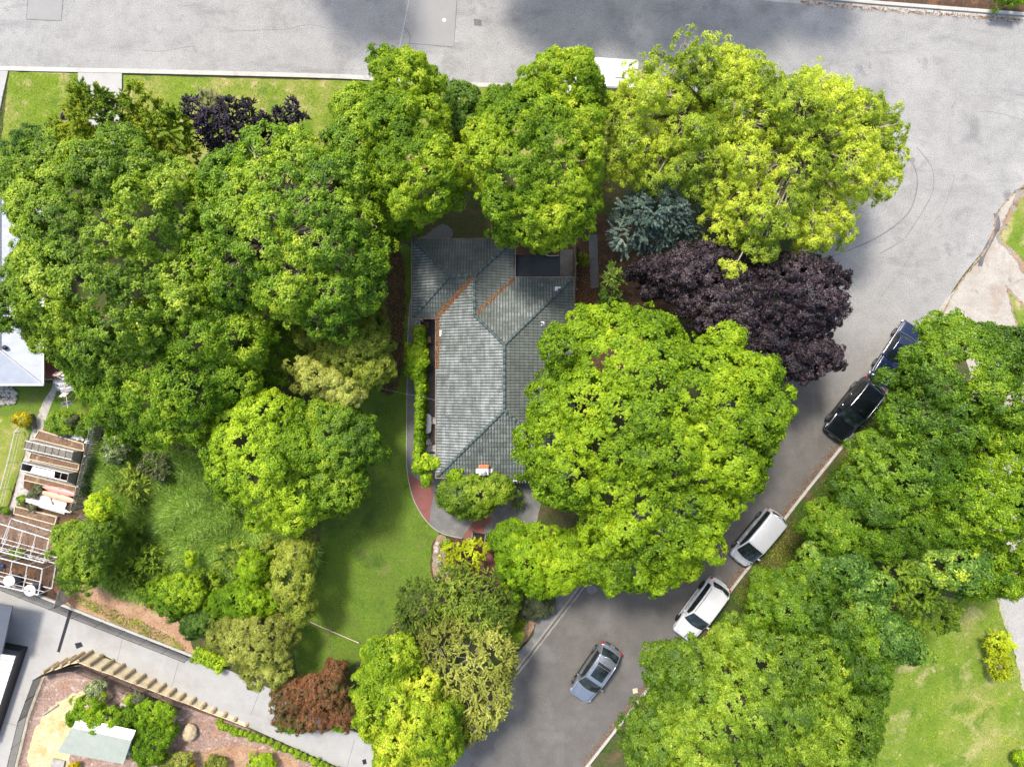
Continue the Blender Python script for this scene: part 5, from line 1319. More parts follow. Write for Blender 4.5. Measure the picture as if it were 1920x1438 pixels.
def kayak(pa, pb, w, mat, label, z=.35, nm_='kayak', flat=1.0, cat='kayak'):
    a, b = P(*pa, z), P(*pb, z); d, n, L = bed_axes(a, b); c = (a+b)/2; t = empty(nm_, (c.x, c.y, 0), label, cat, None, math.atan2(d.y, d.x)); mb = MB(); N = 18; vs = []; seg = 10
    for i in range(N+1):
        x = -1+2*i/N; r = max(.02, (1-abs(x)**2.2))**.75*w/2; rise = .07*abs(x)**3
        for j in range(seg):
            an = 2*math.pi*j/seg; vs.append((x*L/2, math.cos(an)*r, z+math.sin(an)*r*.5*flat+rise))
    mb.add(vs, [(i*seg+j, (i+1)*seg+j, (i+1)*seg+(j+1)%seg, i*seg+(j+1)%seg) for i in range(N) for j in range(seg)]+[tuple(range(seg)), tuple(N*seg+j for j in range(seg))[::-1]])
    mb.build('hull', mat, t, True)
    return t
for pa, pb, mt, lb in (((80,912),(147,929),'kayak_pink','faded pink kayak lying nearer the cold frames'), ((74,921),(147,942),'kayak_orange','faded orange kayak lying nearer the white boards')):
    t = kayak(pa, pb, .52, M[mt], lb)
    MB().lathe([(.20,.0),(.26,.03),(.24,.05)], (0,0,.40), 16, Matrix.Diagonal((1.5,.72,1,1))).build('cockpit_rim', M['rubber'], t, True)
for x in (96, 132): tag(MB().box(P(x, 931 if x < 100 else 936, .1), (.08,1.2,.2), .3).build('trestle_beam', M['old_wood']), 'old beam under the kayak bows' if x < 100 else 'old beam under the kayak sterns', 'beam')
kayak((30,932),(134,961), .40, M['white'], 'long white paddle board on the pile of timber boards', .42, 'paddle_board', .35, 'paddle board')
rn = random.Random(8)
for k in range(9):
    dx, dy, dl = rn.uniform(-2,2), k*2.7, rn.uniform(0,10)
    a, b = P(73+dx+dl*.3, 929+dy-2, .1), P(124+dx, 942+dy-2, .1); c = (a+b)/2
    tag(MB().box((c.x, c.y, .08+.04*(k%3)), ((b-a).length, .15, .035), math.atan2((b-a).y, (b-a).x)+rn.uniform(-.04,.04), .005).build('board', M['white_wood']), 'white painted board in the pile under the paddle board', 'board', 'white boards stacked by the paddle board')
# open timber growing frames
def open_frame(corners, h, label, ncols, rails_mid=True):
    w = [P(*c) for c in corners]; c0 = sum(w, Vector())/4; t = empty('growing_frame', c0, label, 'garden frame'); w = [v-c0 for v in w]; up = Vector((0,0,1))
    def bar(a, b, r=.035, nm_='rail', m='white_wood'):
        d = b-a; MB().tube([a, b], r*1.25, 4).build(nm_, M[m], t)
    A, B_2, C_2, D_2 = w
    for z in (.05, h):
        bar(A+up*z, B_2+up*z); bar(D_2+up*z, C_2+up*z); bar(A+up*z, D_2+up*z); bar(B_2+up*z, C_2+up*z)
    for k in range(ncols+1):
        a, b = A.lerp(B_2, k/ncols), D_2.lerp(C_2, k/ncols); bar(a, a+up*h, .03, 'post'); bar(b, b+up*h, .03, 'post'); bar(a+up*h, b+up*h, .025)
    bar(A+up*h*.55, B_2+up*h*.55, .02); bar(D_2.lerp(A,.5)+up*h, C_2.lerp(B_2,.5)+up*h, .018)
    for k in range(ncols*2):
        a, b = A.lerp(B_2, (k+.5)/ncols/2), D_2.lerp(C_2, (k+.5)/ncols/2); bar(a.lerp(b,.02)+up*.1, a.lerp(b,.32)+up*.1, .02, 'slat', 'old_wood' if k%2 else 'white_wood')
    return t
open_frame([(4,1018),(108,1045),(118,1002),(22,972)], 1.5, 'open white timber growing frame over the leafy brown bed', 4)
open_frame([(-14,1076),(98,1103),(106,1056),(-4,1028)], 1.5, 'open white timber growing frame next to the drive railing', 4)
for x, y, lb in ((34,1083,'round white tank lid at the railing further left'), (72,1100,'round white tank lid at the railing further right')):
    t = empty('water_barrel', P(x, y), lb.replace('tank lid','topped barrel'), 'barrel')
    MB().lathe([(.33,0),(.38,.3),(.38,.55),(.34,.85)], (0,0,0), 20).build('barrel', M['tarp'], t, True)
    lid = MB(); lid.lathe([(.02,.90),(.02,.93)], (0,0,0), 8)
    MB().lathe([(.40,.84),(.42,.87),(.42,.90),(.36,.93),(.12,.955),(.02,.955)], (0,0,0), 24).build('lid', M['plastic_white'], t, True)
    MB().box((0,0,.965), (.14,.10,.02), .5, .005).build('lid_knob', M['terracotta'], t)
t = empty('watering_can', P(8,1060), 'blue watering can inside the frame next to the railing', 'watering can')
MB().lathe([(.12,0),(.13,.02),(.12,.24),(.08,.26)], (0,0,0), 14).build('body', M['bin_blue'], t, True); MB().tube([(.1,0,.08),(.26,0,.2),(.34,0,.30)], [.03,.018,.03], 8).build('spout', M['bin_blue'], t); MB().tube([(-.1,0,.08),(-.2,0,.2),(-.08,0,.3),(.05,0,.27)], .014, 6).build('handle', M['bin_blue'], t)
drape('dark_tarp', 122, 816, 1.0, .7, .22, M['tarp'], 'crumpled dark plastic sheet beside hedge and bark bed', 'plastic sheet', -.25, 11)
drape('white_tarp', 146, 818, .9, .55, .26, M['tarp_white'], 'crumpled white plastic sheet between dark sheet and paling fence', 'plastic sheet', -.2, 12)
drape('white_tarp', 168, 826, .6, .6, .2, M['tarp_white'], 'small white plastic sheet against the paling fence', 'plastic sheet', -.3, 13)
tag(MB().box(P(62,790,.25), (.06,1.1,.5), .25).build('edge_board', M['old_wood']), 'dark timber edge board by the yellow shrub', 'board')

# clothes line with washing
t = empty('clothes_line', P(128,726), 'rotary clothes line with pale arms holding white washing', 'clothes line'); o = Vector(t.location)
hub = P(120,712,1.9)-o
MB().tube([Vector((hub.x,hub.y,0)), hub+Vector((0,0,.1))], .03, 8).build('pole', M['galv'], t)
ends = [P(100,702,2.05)-o, P(163,731,2.05)-o, P(127,765,2.05)-o, P(140,694,2.05)-o]
for e in ends: MB().tube([hub, e], .022, 5).build('arm', M['pale_wood'], t)
mb = MB()
for f in (.45,.7,.95):
    q = [hub.lerp(e, f) for e in (ends[0],ends[2],ends[1],ends[3])]
    for a, b in zip(q, q[1:]+q[:1]): mb.tube([a, b], .007, 3)
mb.build('line', M['cloth_grey'], t)
for i, (x, y, w_, a, m, lb) in enumerate(((109,702,.62,.1,'cloth_pink','pink towel hanging topmost on the clothes line'),(126,701,.6,.35,'cloth_white','white shirt hanging right of the pink towel'),(130,708,.7,.15,'cloth_white','white shirt with long sleeves right of the line pole'),
        (112,722,.75,-1.15,'cloth_grey','grey striped cloth hanging left on the clothes line'),(119,726,.75,-1.15,'cloth_white','white towel hanging between grey cloth and small towel'),(131,726,.55,-1.2,'cloth_white','small white towel hanging nearest the line arm'),(121,741,.5,.1,'cloth_white','white cloth hanging lowest on the clothes line'),(124,757,.3,-1.0,'cloth_grey','little grey cloth on the grass side of the line'))):
    c = P(x, y, 1.6); rr_ = random.Random(i); mb = MB(); n = 8; vs = []
    for u in range(n+1):
        for v in range(6):
            s = (u/n-.5)*w_; h = -v*.11; vs.append((s*(1+.06*v*rr_.uniform(-1,1)), (v-1.5)*.06+.05*math.sin(u*1.7+i), .3+h+.02*math.sin(u*2)))
    mb.add(vs, [(u*6+v, (u+1)*6+v, (u+1)*6+v+1, u*6+v+1) for u in range(n) for v in range(5)])
    ob = mb.build('hanging_cloth', M[m], None, False); ob.location = c; ob.rotation_euler = (0,0,a); md = ob.modifiers.new('t','SOLIDIFY'); md.thickness = .012; tag(ob, lb, 'laundry', 'washing on the clothes line')

# ------------------------------------------------------------------ neighbouring buildings
nb = empty('neighbour_house', P(10, 600), 'neighbouring house with white corrugated hip roof at left edge', 'house'); o = Vector(nb.location); ze = 2.6
def q(px, py, z=ze): return P(px, py, z)-o
Y1, Y0, X1 = 720, 425, 79; hw_ = 62
E1, E2 = q(X1,Y1), q(X1,Y0); W1, W2 = q(-300,Y1), q(-300,Y0)
k1 = q(X1,Y1); rise = hw_*S(ze)*math.tan(math.radians(20))
ra = q(X1-hw_, Y1-hw_); ra.z = ze+rise; rb = q(-300, Y1-hw_); rb.z = ze+rise; rc = q(X1-hw_, Y0-50); rc.z = ze+rise
re = q(X1-2*hw_, Y1-2*hw_)
MB().add([W1, E1, ra, rb], [(0,1,2,3)]).build('roof', M['roof_white'], nb)
MB().add([E1, q(X1,Y0-50), rc, ra], [(0,1,2,3)]).build('roof', M['roof_white_b'], nb)
MB().add([ra, rc, q(X1-2*hw_,Y0-50), re], [(0,1,2,3)]).build('roof', M['roof_white_b'], nb)
MB().add([rb, ra, re, q(-300,Y1-2*hw_)], [(0,1,2,3)]).build('roof', M['roof_white'], nb)
for a, b in ((E1,ra),(ra,rb),(ra,rc)): MB().tube([a+Vector((0,0,.03)), b+Vector((0,0,.03))], .07, 6).build('ridge_flashing', M['lead'], nb)
mb = MB(); c = (W1+E1)/2; mb.box(c+Vector((0,-.06,-.03)), ((E1-W1).length+.2,.12,.12)); c = (E1+q(X1,Y0-50))/2; mb.box(c+Vector((.06,0,-.03)), (.12,(E1-q(X1,Y0-50)).length,.12)); mb.build('gutter', M['white'], nb)
MB().box(((q(-300,0)+E1)/2).x*Vector((1,0,0))+Vector((-.95,(E1.y+q(0,Y0-50).y)/2,1.25)), ((E1-W1).length-2.9, abs(E1.y-q(0,Y0-50).y)-1.0, 2.5)).build('wall', M['cream'], nb)
v = q(12,652,3.3); MB().lathe([(.10,-.3),(.10,.1),(.16,.12),(.16,.2),(.05,.24)], v, 14).build('roof_vent', M['trim'], nb, True)
dk = empty('deck', P(88,697), 'small red timber deck at corner of white roofed house', 'deck'); o2 = Vector(dk.location)
c = P(89,690,.4)-o2
mb = MB()
for k in range(9): mb.box(c+Vector((-.5+k*.125,0,0)), (.115,1.6,.03))
mb.build('boards', M['deck_red'], dk); MB().box(c+Vector((0,0,-.2)), (1.1,1.5,.36)).build('frame', M['old_wood'], dk); MB().box(c+Vector((.05,-.83,-.0)), (.9,.05,.05)).build('edge_board', M['pale_wood'], dk)
# dark grey roof and pale boarded wall at the lower left edge
gb = empty('garage', P(-10,1190), 'grey metal roofed building at the left edge beside drive', 'garage'); o = Vector(gb.location); z = 2.3
a, b, c_, d_ = P(-200,1098,z), P(23,1137,z), P(3,1226,z), P(-220,1190,z)
MB().prism([tuple((v-o)[:2]) for v in (d_, c_, b, a)], z-.12, z, True).build('roof', M['roof_grey'], gb)
MB().prism([tuple((P(x,y)-o)[:2]) for x, y in ((-180,1210),(5,1226),(22,1150),(-160,1110))], 0, z-.15).build('wall', M['grey_metal'], gb)
gb2 = empty('porch_roof', P(5,1270), 'pale boarded lower roof with black edge at the left margin', 'porch'); o = Vector(gb2.location); z = .9
w = [(-200,1180),(5,1215),(36,1221),(-20,1392),(-220,1380)]
MB().prism([tuple((P(x,y,z)-o)[:2]) for x, y in w], .0, z).build('wall', M['black_metal'], gb2)
mb = MB()
for k in range(16):
    y = 1226+k*10.4; xr_ = 30-k*3.35; a, b = P(-190, y-24, z), P(xr_, y+3, z); e_, f_ = P(xr_-3.2, y+12.6, z), P(-190, y-14.6, z)
    mb.prism([tuple((v-o)[:2]) for v in (f_, e_, b, a)], z+.004, z+.03)
mb.build('boards', M['white_wood'], gb2)
# garden shed
sh = empty('garden_shed', PG(180,1400), 'small garden shed with pale green corrugated roof and white walls', 'shed'); o = Vector(sh.location); sz = o.z
zt = sz+2.1; R_ = [P(139,1363,zt), P(240,1374,zt+.0), P(250,1382,zt), P(232,1435,zt-.35), P(108,1405,zt-.35)]
R_ = [P(137,1362,zt), P(247,1386,zt), P(231,1432,zt-.45), P(107,1409,zt-.45)]
R_ = [v-o for v in R_]
mb = MB(); lo_ = [v-Vector((0,0,.05)) for v in R_]; mb.add(R_+lo_, [(3,2,1,0),(4,5,6,7),(0,1,5,4),(1,2,6,5),(2,3,7,6),(3,0,4,7)]); ro_ = mb.build('roof', M['roof_shed'], sh)
cen = sum(R_, Vector())/4
for i, (a, b) in enumerate(((0,1),(1,2),(2,3),(3,0))):
    p, s_ = R_[a].lerp(cen,.06), R_[b].lerp(cen,.06); p0 = Vector((p.x,p.y,-.05)); s0 = Vector((s_.x,s_.y,-.05)); t0 = Vector((p.x,p.y,p.z-.06)); t1 = Vector((s_.x,s_.y,s_.z-.06))
    MB().add([p0,s0,t1,t0], [(0,1,2,3)]).build('wall', M['white'], sh)
# far side of the roof slopes away (asymmetric gable)
top0, top1 = R_[0], R_[1]; off = Vector((.12,.48,-.30)); MB().add([top0, top1, top1+off, top0+off], [(0,1,2,3)]).build('back_roof', M['white'], sh)
MB().tube([top0+Vector((0,0,.03)), top1+Vector((0,0,.03))], .05, 6).build('ridge_flashing', M['white'], sh)
d = tag(MB().box(PG(107,1438,.15), (.9,1.1,.06), -.2).build('timber_pallet', M['grey_wood']), 'grey timber pallet on dry ground below the shed', 'pallet')
tag(MB().tube([PG(80,1340,.10), PG(109,1321,.10)], .06, 8).build('timber_post', M['grey_wood']), 'grey timber post lying on the pinkish mulch', 'post')
tag(MB().tube([PG(345,1348,.06), PG(334,1350,.06)], .07, 8).build('short_log', M['pale_wood']), 'short pale log beside the tan boulder', 'log')

# ------------------------------------------------------------------ trees, large first
T = tree
T('broadleaf_tree', 'huge rounded yellow green tree covering the left edge beside the white roof', 'tree',
  [(205,480,185,215,9.5,4.0),(130,560,110,120,9.0,3.2),(290,400,110,110,9.5,3.2),(110,360,95,95,8.5,3.0)], 'mid', .17, .11, 2.0, .38, .24, base=(230,540,0), r0=.42, tbias=.06)
T('broadleaf_tree', 'huge bright green tree with bare grey twigs showing, west of the house', 'tree',
  [(545,430,165,175,9.5,4.0),(620,520,100,110,8.8,3.0),(470,360,100,90,8.8,3.0),(640,370,85,95,8.2,2.6),(660,470,75,90,8.0,2.6),(430,500,90,90,8.4,2.8)], 'green', .18, .12, 1.5, .38, .24, base=(570,500,0), r0=.42, twigs=420, gap=.84, tbias=.08, bark='bark_pale')
T('broadleaf_tree', 'dark green tree in the shade above the paling fence', 'tree',
  [(330,700,150,120,7.0,3.0),(250,760,75,75,6.0,2.4),(360,620,140,100,7.6,2.8),(190,690,75,75,6.0,2.2),(310,790,100,55,5.6,2.2),(420,640,90,90,6.8,2.4)], 'deep', .17, .11, 1.9, .48, .3, base=(350,720,0), r0=.34, tbias=.1)
T('broadleaf_tree', 'blue green leafy tree at top of the left group near the grass verge', 'tree',
  [(95,290,70,50,6.5,2.4),(60,330,50,45,6.0,2.0)], 'teal', .16, .10, 1.8, .42, .34)
T('conifer', 'feathery mid green conifer standing over the concrete driveway', 'tree',
  [(190,228,55,55,7.5,2.4),(182,190,30,26,8.5,1.4),(255,185,16,28,8.4,1.2),(215,265,65,45,6.5,2.2),(150,265,50,40,6.5,2.0)], 'conifer', .34, .07, 1.7, .50, .36, 'spray', base=(205,280,0), r0=.22, tbias=.2)
T('conifer', 'feathery conifer between the driveway conifer and the dark purple tree', 'tree',
  [(310,250,52,45,7.0,2.2),(290,220,24,22,7.6,1.3),(335,230,24,20,7.4,1.2),(330,290,50,38,6.2,2.0)], 'conifer', .34, .07, 1.7, .50, .36, 'spray', base=(330,300,0), r0=.2, tbias=.2)
T('purple_plum', 'upright dark purple plum tree with spiky branches against the verge grass', 'tree',
  [(400,235,26,34,6.8,1.6),(362,205,17,22,7.6,1.2),(432,205,13,24,7.8,1.2),(425,255,45,30,6.0,1.6),(465,222,16,32,7.4,1.3),(500,240,22,26,6.6,1.3),(530,225,14,24,7.2,1.1),(552,212,10,26,7.9,1.1),(568,226,17,6,7.6,.5),(470,265,50,28,5.6,1.5),(420,290,25,20,5.0,1.2)], 'plum', .13, .075, 2.6, .26, .34, 'spray', base=(440,310,0), r0=.14, low=-.8, up=.9)
T('flax_plant', 'pale green flax like plant on the grass behind the purple plum', 'plant', [(388,192,18,14,.8,.7)], 'sage', .5, .045, 1.4, .45, .5, 'spray', trunk=False, tbias=.25)
T('shrub', 'deep shaded understorey bush between the big left trees', 'shrub', [(480,680,70,55,3.6,1.6),(520,640,60,40,3.6,1.4),(440,720,50,40,3.2,1.4)], 'deep', .14, .09, 1.9, .38, .32)
T('olive_tree', 'yellowish green bushy tree between big left trees and the lawn', 'tree',
  [(665,645,78,72,5.5,2.2),(700,690,45,45,5.2,1.8),(605,630,55,40,5.3,1.8)], 'olive', .13, .08, 1.9, .38, .32, base=(650,640,0), r0=.18, twigs=60)
T('olive_tree', 'cream tinted bushy tree just above the round lime green tree', 'tree',
  [(605,712,60,38,5.6,1.7),(650,735,42,32,5.3,1.5),(580,690,38,24,5.4,1.3)], 'cream', .12, .075, 1.9, .34, .32, base=(625,715,0), r0=.15, tbias=.14)
T('maple_tree', 'round lime green tree in the long grass left of the lawn', 'tree',
  [(505,850,118,112,6.0,3.2),(500,770,70,45,6.0,2.2),(530,925,105,75,5.4,2.4)], 'limeyel', .15, .10, 2.1, .40, .30, base=(520,860,0), r0=.24)
T('maple_tree', 'rich green tree joined to right side of the round lime tree', 'tree',
  [(632,838,92,72,5.4,2.6),(600,900,90,78,5.0,2.4),(625,780,60,40,5.2,2.0)], 'green', .15, .10, 2.0, .40, .32, base=(615,860,0), r0=.2)
T('linden_tree', 'tall green tree left of the two lindens along the top street', 'tree',
  [(685,290,75,110,7.5,3.4),(665,215,48,55,7.0,2.4),(730,380,60,50,6.2,2.2)], 'green', .15, .10, 2.0, .46, .32, base=(700,320,0), r0=.26, tbias=.1)
T('linden_tree', 'tall yellow green linden nearer the green one at the top street', 'tree',
  [(790,330,95,90,9.0,3.6),(765,165,72,62,8.4,3.0),(760,240,95,70,8.8,3.0),(735,135,45,35,7.8,2.2)], 'lime', .14, .10, 2.1, .34, .26, base=(800,300,0), r0=.34)
T('linden_tree', 'tall yellow green linden overhanging the top corner of tiled roof', 'tree',
  [(1010,300,135,128,9.2,3.8),(1015,400,105,75,8.6,3.0),(1050,175,88,72,8.8,3.0),(945,230,68,68,8.2,2.8),(1075,130,42,35,8.6,2.2)], 'lime', .14, .10, 2.1, .34, .24, base=(1010,320,0), r0=.36)
T('small_tree', 'small deep green tree in the gap between the two lindens', 'tree', [(868,195,45,40,4.5,1.8),(880,250,40,50,4.5,1.8)], 'teal', .14, .09, 1.9, .38, .36)
T('golden_tree', 'loose chartreuse tree over the white camper at the top street', 'tree',
  [(1270,212,115,105,8.4,3.0),(1335,146,75,50,8.2,2.2),(1190,250,60,75,7.6,2.2),(1250,308,80,55,7.6,2.4),(1168,205,36,34,7.2,1.4),(1168,290,48,55,7.2,1.8)], 'golden', .15, .07, .95, .32, .22, base=(1280,270,0), r0=.3, twigs=560, fill=False, gap=.9, jit=.24, shoot=.3, bark='bark_pale', tbias=-.05)
T('golden_tree', 'loose chartreuse tree spreading over the light road junction', 'tree',
  [(1380,185,75,70,8.4,2.4),(1360,310,80,80,8.0,2.4),(1475,290,155,135,8.6,3.0),(1560,260,95,105,8.2,2.6),(1500,182,80,42,8.0,2.0),(1420,400,100,85,8.0,2.6),(1620,310,62,75,7.4,2.0),(1645,250,40,50,7.4,1.6),(1530,420,65,60,7.2,2.0),(1400,215,70,80,8.2,2.4)], 'golden', .15, .07, .85, .32, .20, base=(1430,330,0), r0=.32, twigs=900, fill=False, gap=.9, jit=.24, shoot=.3, bark='bark_pale', tbias=.02)
T('blue_spruce', 'dense blue grey spruce below the chartreuse trees', 'tree',
  [(1215,430,92,52,5.0,2.0),(1225,395,70,50,6.4,1.6),(1230,400,30,28,7.6,1.0),(1265,435,45,28,4.6,1.2)], 'spruce', .24, .06, 2.2, .50, .30, 'spray', base=(1215,430,0), r0=.2, tbias=.1)
T('purple_maple', 'broad dark purple tree reaching over the side street bend', 'tree',
  [(1400,570,130,85,6.6,2.8),(1500,560,85,85,6.4,2.6),(1480,660,95,62,6.0,2.2),(1290,520,90,48,6.4,2.0),(1420,630,110,70,6.2,2.2),(1225,505,50,30,5.8,1.2),(1330,490,80,40,6.2,1.8),(1525,525,50,40,6.2,1.8)], 'purple', .14, .09, 2.0, .28, .22, base=(1410,590,0), r0=.3, shoot=.28, jit=.2, tvar=.8)
T('sycamore_tree', 'largest bright green tree covering the east half of the tiled roof', 'tree',
  [(1215,800,200,190,9.6,4.2),(1345,750,130,120,9.0,3.4),(1225,950,148,122,8.8,3.4),(1300,900,80,80,8.6,2.6),(1085,830,120,135,8.8,3.2),(1160,650,140,85,8.4,2.8),(1380,850,70,95,8.0,2.6),(1190,1055,115,58,7.6,2.4)], 'maple', .19, .145, 2.2, .38, .22, base=(1215,850,0), r0=.5)
T('birch_tree', 'lighter green tree tucked under the lower left of the largest tree', 'tree',
  [(995,1040,72,72,5.2,2.2),(1030,1080,60,45,4.6,1.8),(1065,1045,55,55,5.2,2.0),(960,1010,45,40,5.0,1.6)], 'fresh', .12, .08, 2.0, .38, .32, base=(1000,1050,0), r0=.17, tbias=-.05)
T('clipped_bush', 'clipped dark olive dome bush at the side street kerb', 'bush', [(1003,1130,38,34,.9,.9)], 'sage', .07, .05, 3.0, .22, .22, trunk=False, gap=.6, tbias=-.25)
T('young_conifer', 'slim pale green conifer standing beside the green wheelie bin', 'tree', [(1143,548,20,24,3.4,1.2),(1145,575,26,22,2.4,1.0),(1150,520,10,16,4.4,.9)], 'teal', .16, .05, 1.8, .38, .4, 'spray', tbias=.2)
T('round_shrub', 'small round green shrub east of the dark lean-to', 'shrub', [(1091,489,13,14,.7,.6)], 'conifer', .10, .03, 3.0, .22, .5, 'spray', trunk=False, tbias=.2)
T('small_shrub', 'tiny green shrub below the blue spruce', 'shrub', [(1248,488,14,12,.8,.5)], 'green', .12, .08, 2.0, .28, .5, trunk=False)
T('small_tree', 'olive green leafy tree hugging the bottom eave of the tiled roof', 'tree',
  [(880,925,62,40,2.9,1.4),(925,915,45,32,2.7,1.2),(850,935,35,26,2.7,1.0),(885,950,50,26,2.4,1.0)], 'mid', .12, .075, 2.0, .32, .34, base=(890,930,0), r0=.12, tbias=.05)
T('golden_conifer', 'low golden green conifer below the patio corner', 'shrub', [(868,1052,38,38,1.9,1.2),(893,1030,26,20,1.7,.9),(860,1090,26,22,1.5,.8)], 'lemon', .20, .06, 2.0, .38, .4, 'spray', tbias=-.12, base=(870,1055,0), r0=.09)
T('small_shrub', 'little dark green shrub at the top of the stone edged bed', 'shrub', [(836,1020,14,12,.5,.4)], 'green', .13, .09, 2.0, .25, .5, trunk=False)
T('kanuka_tree', 'wispy green tree with pale bare limbs at the end of the lawn', 'tree',
  [(790,1130,50,48,4.2,1.8),(850,1110,55,55,4.4,1.8),(900,1140,65,65,4.4,1.8),(775,1175,38,28,4.0,1.4),(935,1100,35,38,3.6,1.4)], 'gum', .14, .055, 1.9, .38, .32, 'spray', base=(855,1140,0), r0=.12, twigs=60, bark='bark_pale', tbias=-.15)
T('kanuka_tree', 'pale olive wispy tree leaning out over the side street', 'tree',
  [(855,1235,90,78,5.4,2.2),(905,1290,60,70,5.0,2.0),(920,1225,55,60,4.8,1.8),(880,1350,42,40,4.4,1.6),(800,1220,50,40,4.8,1.6)], 'cream', .14, .055, 2.0, .38, .28, 'spray', base=(875,1260,0), r0=.18, twigs=80, bark='bark_pale', tbias=.12)
T('shrub', 'mixed dark green shrub between kanuka and clipped bush', 'shrub', [(925,1160,42,45,1.6,1.1),(955,1120,28,35,1.4,.9),(965,1195,18,22,1.0,.7)], 'deep', .12, .07, 2.0, .32, .34, trunk=False, tbias=.2)
T('hebe_bush', 'small round grey green bush on orange mulch near the footpath', 'bush', [(985,1160,9,8,.35,.3)], 'sage', .10, .05, 2.5, .16, .5, trunk=False)
T('maple_tree', 'dense lime green tree at the bottom beside the concrete drive', 'tree',
  [(760,1330,95,95,7.2,3.2),(735,1230,62,48,6.8,2.4),(790,1395,85,60,6.6,2.6),(710,1290,48,60,6.4,2.2),(820,1340,55,70,6.2,2.2)], 'lime', .14, .10, 2.2, .40, .28, base=(765,1330,0), r0=.26, tbias=.2)
T('japanese_maple', 'low spreading red brown maple above the concrete drive', 'tree',
  [(600,1300,55,42,2.6,1.1),(550,1300,42,38,2.2,1.0),(640,1330,32,36,2.2,.9),(585,1350,48,24,2.0,.8),(632,1255,24,22,2.4,.8),(545,1350,30,22,1.6,.7)], 'redmap', .11, .07, 1.5, .24, .32, base=(590,1310,0), r0=.1, tbias=.0, shoot=.3, jit=.22, tvar=.8)
T('shrub', 'green shrub showing through below the red brown maple', 'shrub', [(548,1352,30,22,1.5,.8),(640,1352,24,20,1.5,.7)], 'deep', .12, .08, 2.0, .28, .36, trunk=False, tbias=.05)
T('olive_tree', 'pale olive shrub tree overhanging the railing end', 'tree',
  [(480,1205,68,55,3.4,1.5),(430,1190,45,38,3.0,1.3),(500,1255,52,38,3.0,1.2),(530,1190,32,38,3.0,1.2)], 'cream', .10, .06, 1.9, .32, .3, base=(485,1205,0), r0=.12, tbias=.0, twigs=60)
T('broadleaf_tree', 'slim yellow green tree standing along left side of the lawn', 'tree',
  [(548,1085,44,58,4.2,1.7),(560,1035,40,35,4.2,1.4),(568,1135,30,38,3.6,1.3)], 'olive', .12, .08, 1.9, .34, .34, base=(565,1085,0), r0=.12, tbias=.12, twigs=50)
T('shrub', 'bright round shrub above the reddish bank', 'shrub', [(335,1115,58,45,1.8,1.3),(300,1110,32,28,1.5,1.0)], 'limeyel', .12, .075, 2.0, .32, .32, trunk=False, tbias=-.12)
T('shrub', 'dark bluish shrub between bright round shrub and pale olive tree', 'shrub', [(372,1165,32,30,1.5,1.0)], 'teal', .12, .06, 2.2, .28, .36, trunk=False, tbias=-.1)
T('shrub', 'vivid green shrub in the middle of the thicket left of the lawn', 'shrub', [(465,1125,58,42,2.2,1.5),(480,1065,36,38,2.4,1.5),(420,1130,34,32,1.8,1.2)], 'fresh', .12, .075, 2.0, .34, .32, trunk=False, tbias=-.18)
T('shrub', 'small yellow green sapling poking out of the long grass', 'shrub', [(360,1046,9,18,1.6,.8)], 'fresh', .11, .07, 2.0, .2, .5, trunk=False, tbias=.2)
T('broadleaf_tree', 'olive green tree overhanging the open growing frames', 'tree',
  [(165,1030,55,58,3.6,1.7),(135,1010,35,38,3.2,1.4),(190,1000,42,42,3.6,1.5),(150,1080,38,32,2.6,1.2)], 'mid', .13, .085, 2.0, .34, .3, base=(178,1030,0), r0=.13)
T('sapling', 'vivid lime sapling above the olive tree by the kayaks', 'tree', [(192,948,30,30,3.8,1.2),(200,980,16,20,3.4,.8),(178,955,18,16,3.8,.8)], 'fresh', .15, .11, 1.6, .30, .4, base=(195,955,0), r0=.06, tbias=.22)
T('flowering_shrub', 'green shrub with yellow white flowers right of the paling fence', 'shrub', [(218,842,26,34,1.5,1.0)], 'flower', .14, .08, 2.0, .3, .36, trunk=False, tbias=.1)
T('yellow_shrub', 'bright yellow shrub beside the stone path at far left', 'shrub', [(41,785,20,17,.8,.6)], 'yellow', .12, .08, 2.0, .24, .42, trunk=False)
def hedge(pts, w, h, pal, label, L=.10, seg=.45, cat='hedge', name='hedge', ground=False, lumps=.12, tb=0., cover=2.4, grp=None):
    SEED[0] += 1; rng = np.random.default_rng(SEED[0]); P3 = [PG(*p) if ground else P(*p, h*.95) for p in pts]
    for q in P3:
        if not ground: q.z = 0.0
   
    root = empty(name, P3[0], label, cat, grp); o = np.array(P3[0]); C = []; O = []
    for a, b in zip(P3[:-1], P3[1:]):
        n = max(1, int((b-a).length/.22)); d = (b-a).normalized(); s = Vector((-d.y, d.x, 0))
        for k in range(n):
            for t in np.linspace(-.5, .5, max(3, int(w/.22))):
                q = a.lerp(b, (k+rng.random())/n)+s*(t*w)+Vector((rng.normal()*.04, rng.normal()*.04, h*(1-.3*abs(2*t)**3)+rng.normal()*lumps)); C.append(tuple(q)); O.append((s.x*t*1.2, s.y*t*1.2, .8))
            for sg in (-.5, .5):
                for z in np.arange(.15, h-.1, .3): q = a.lerp(b, (k+rng.random())/n)+s*sg*w+Vector((0,0,z)); C.append(tuple(q)); O.append((s.x*sg*2, s.y*sg*2, .2))
    p, D, N, Ls, Ws, T_ = leaves_from(rng, np.array(C)-o, np.array(O), .24, L, L*.65, cover, 'broad', tb)
    leaf_mesh('foliage', p, D, N, Ls, Ws, T_, M['lf_'+pal], root); return root
hedge([(88,790),(132,797)], 1.2, 1.1, 'green', 'bright green clipped hedge on the yard side of the grey bush')
hedge([(146,800),(178,806)], 1.1, 1.0, 'green', 'green clipped hedge ending against the paling fence', tb=-.1)
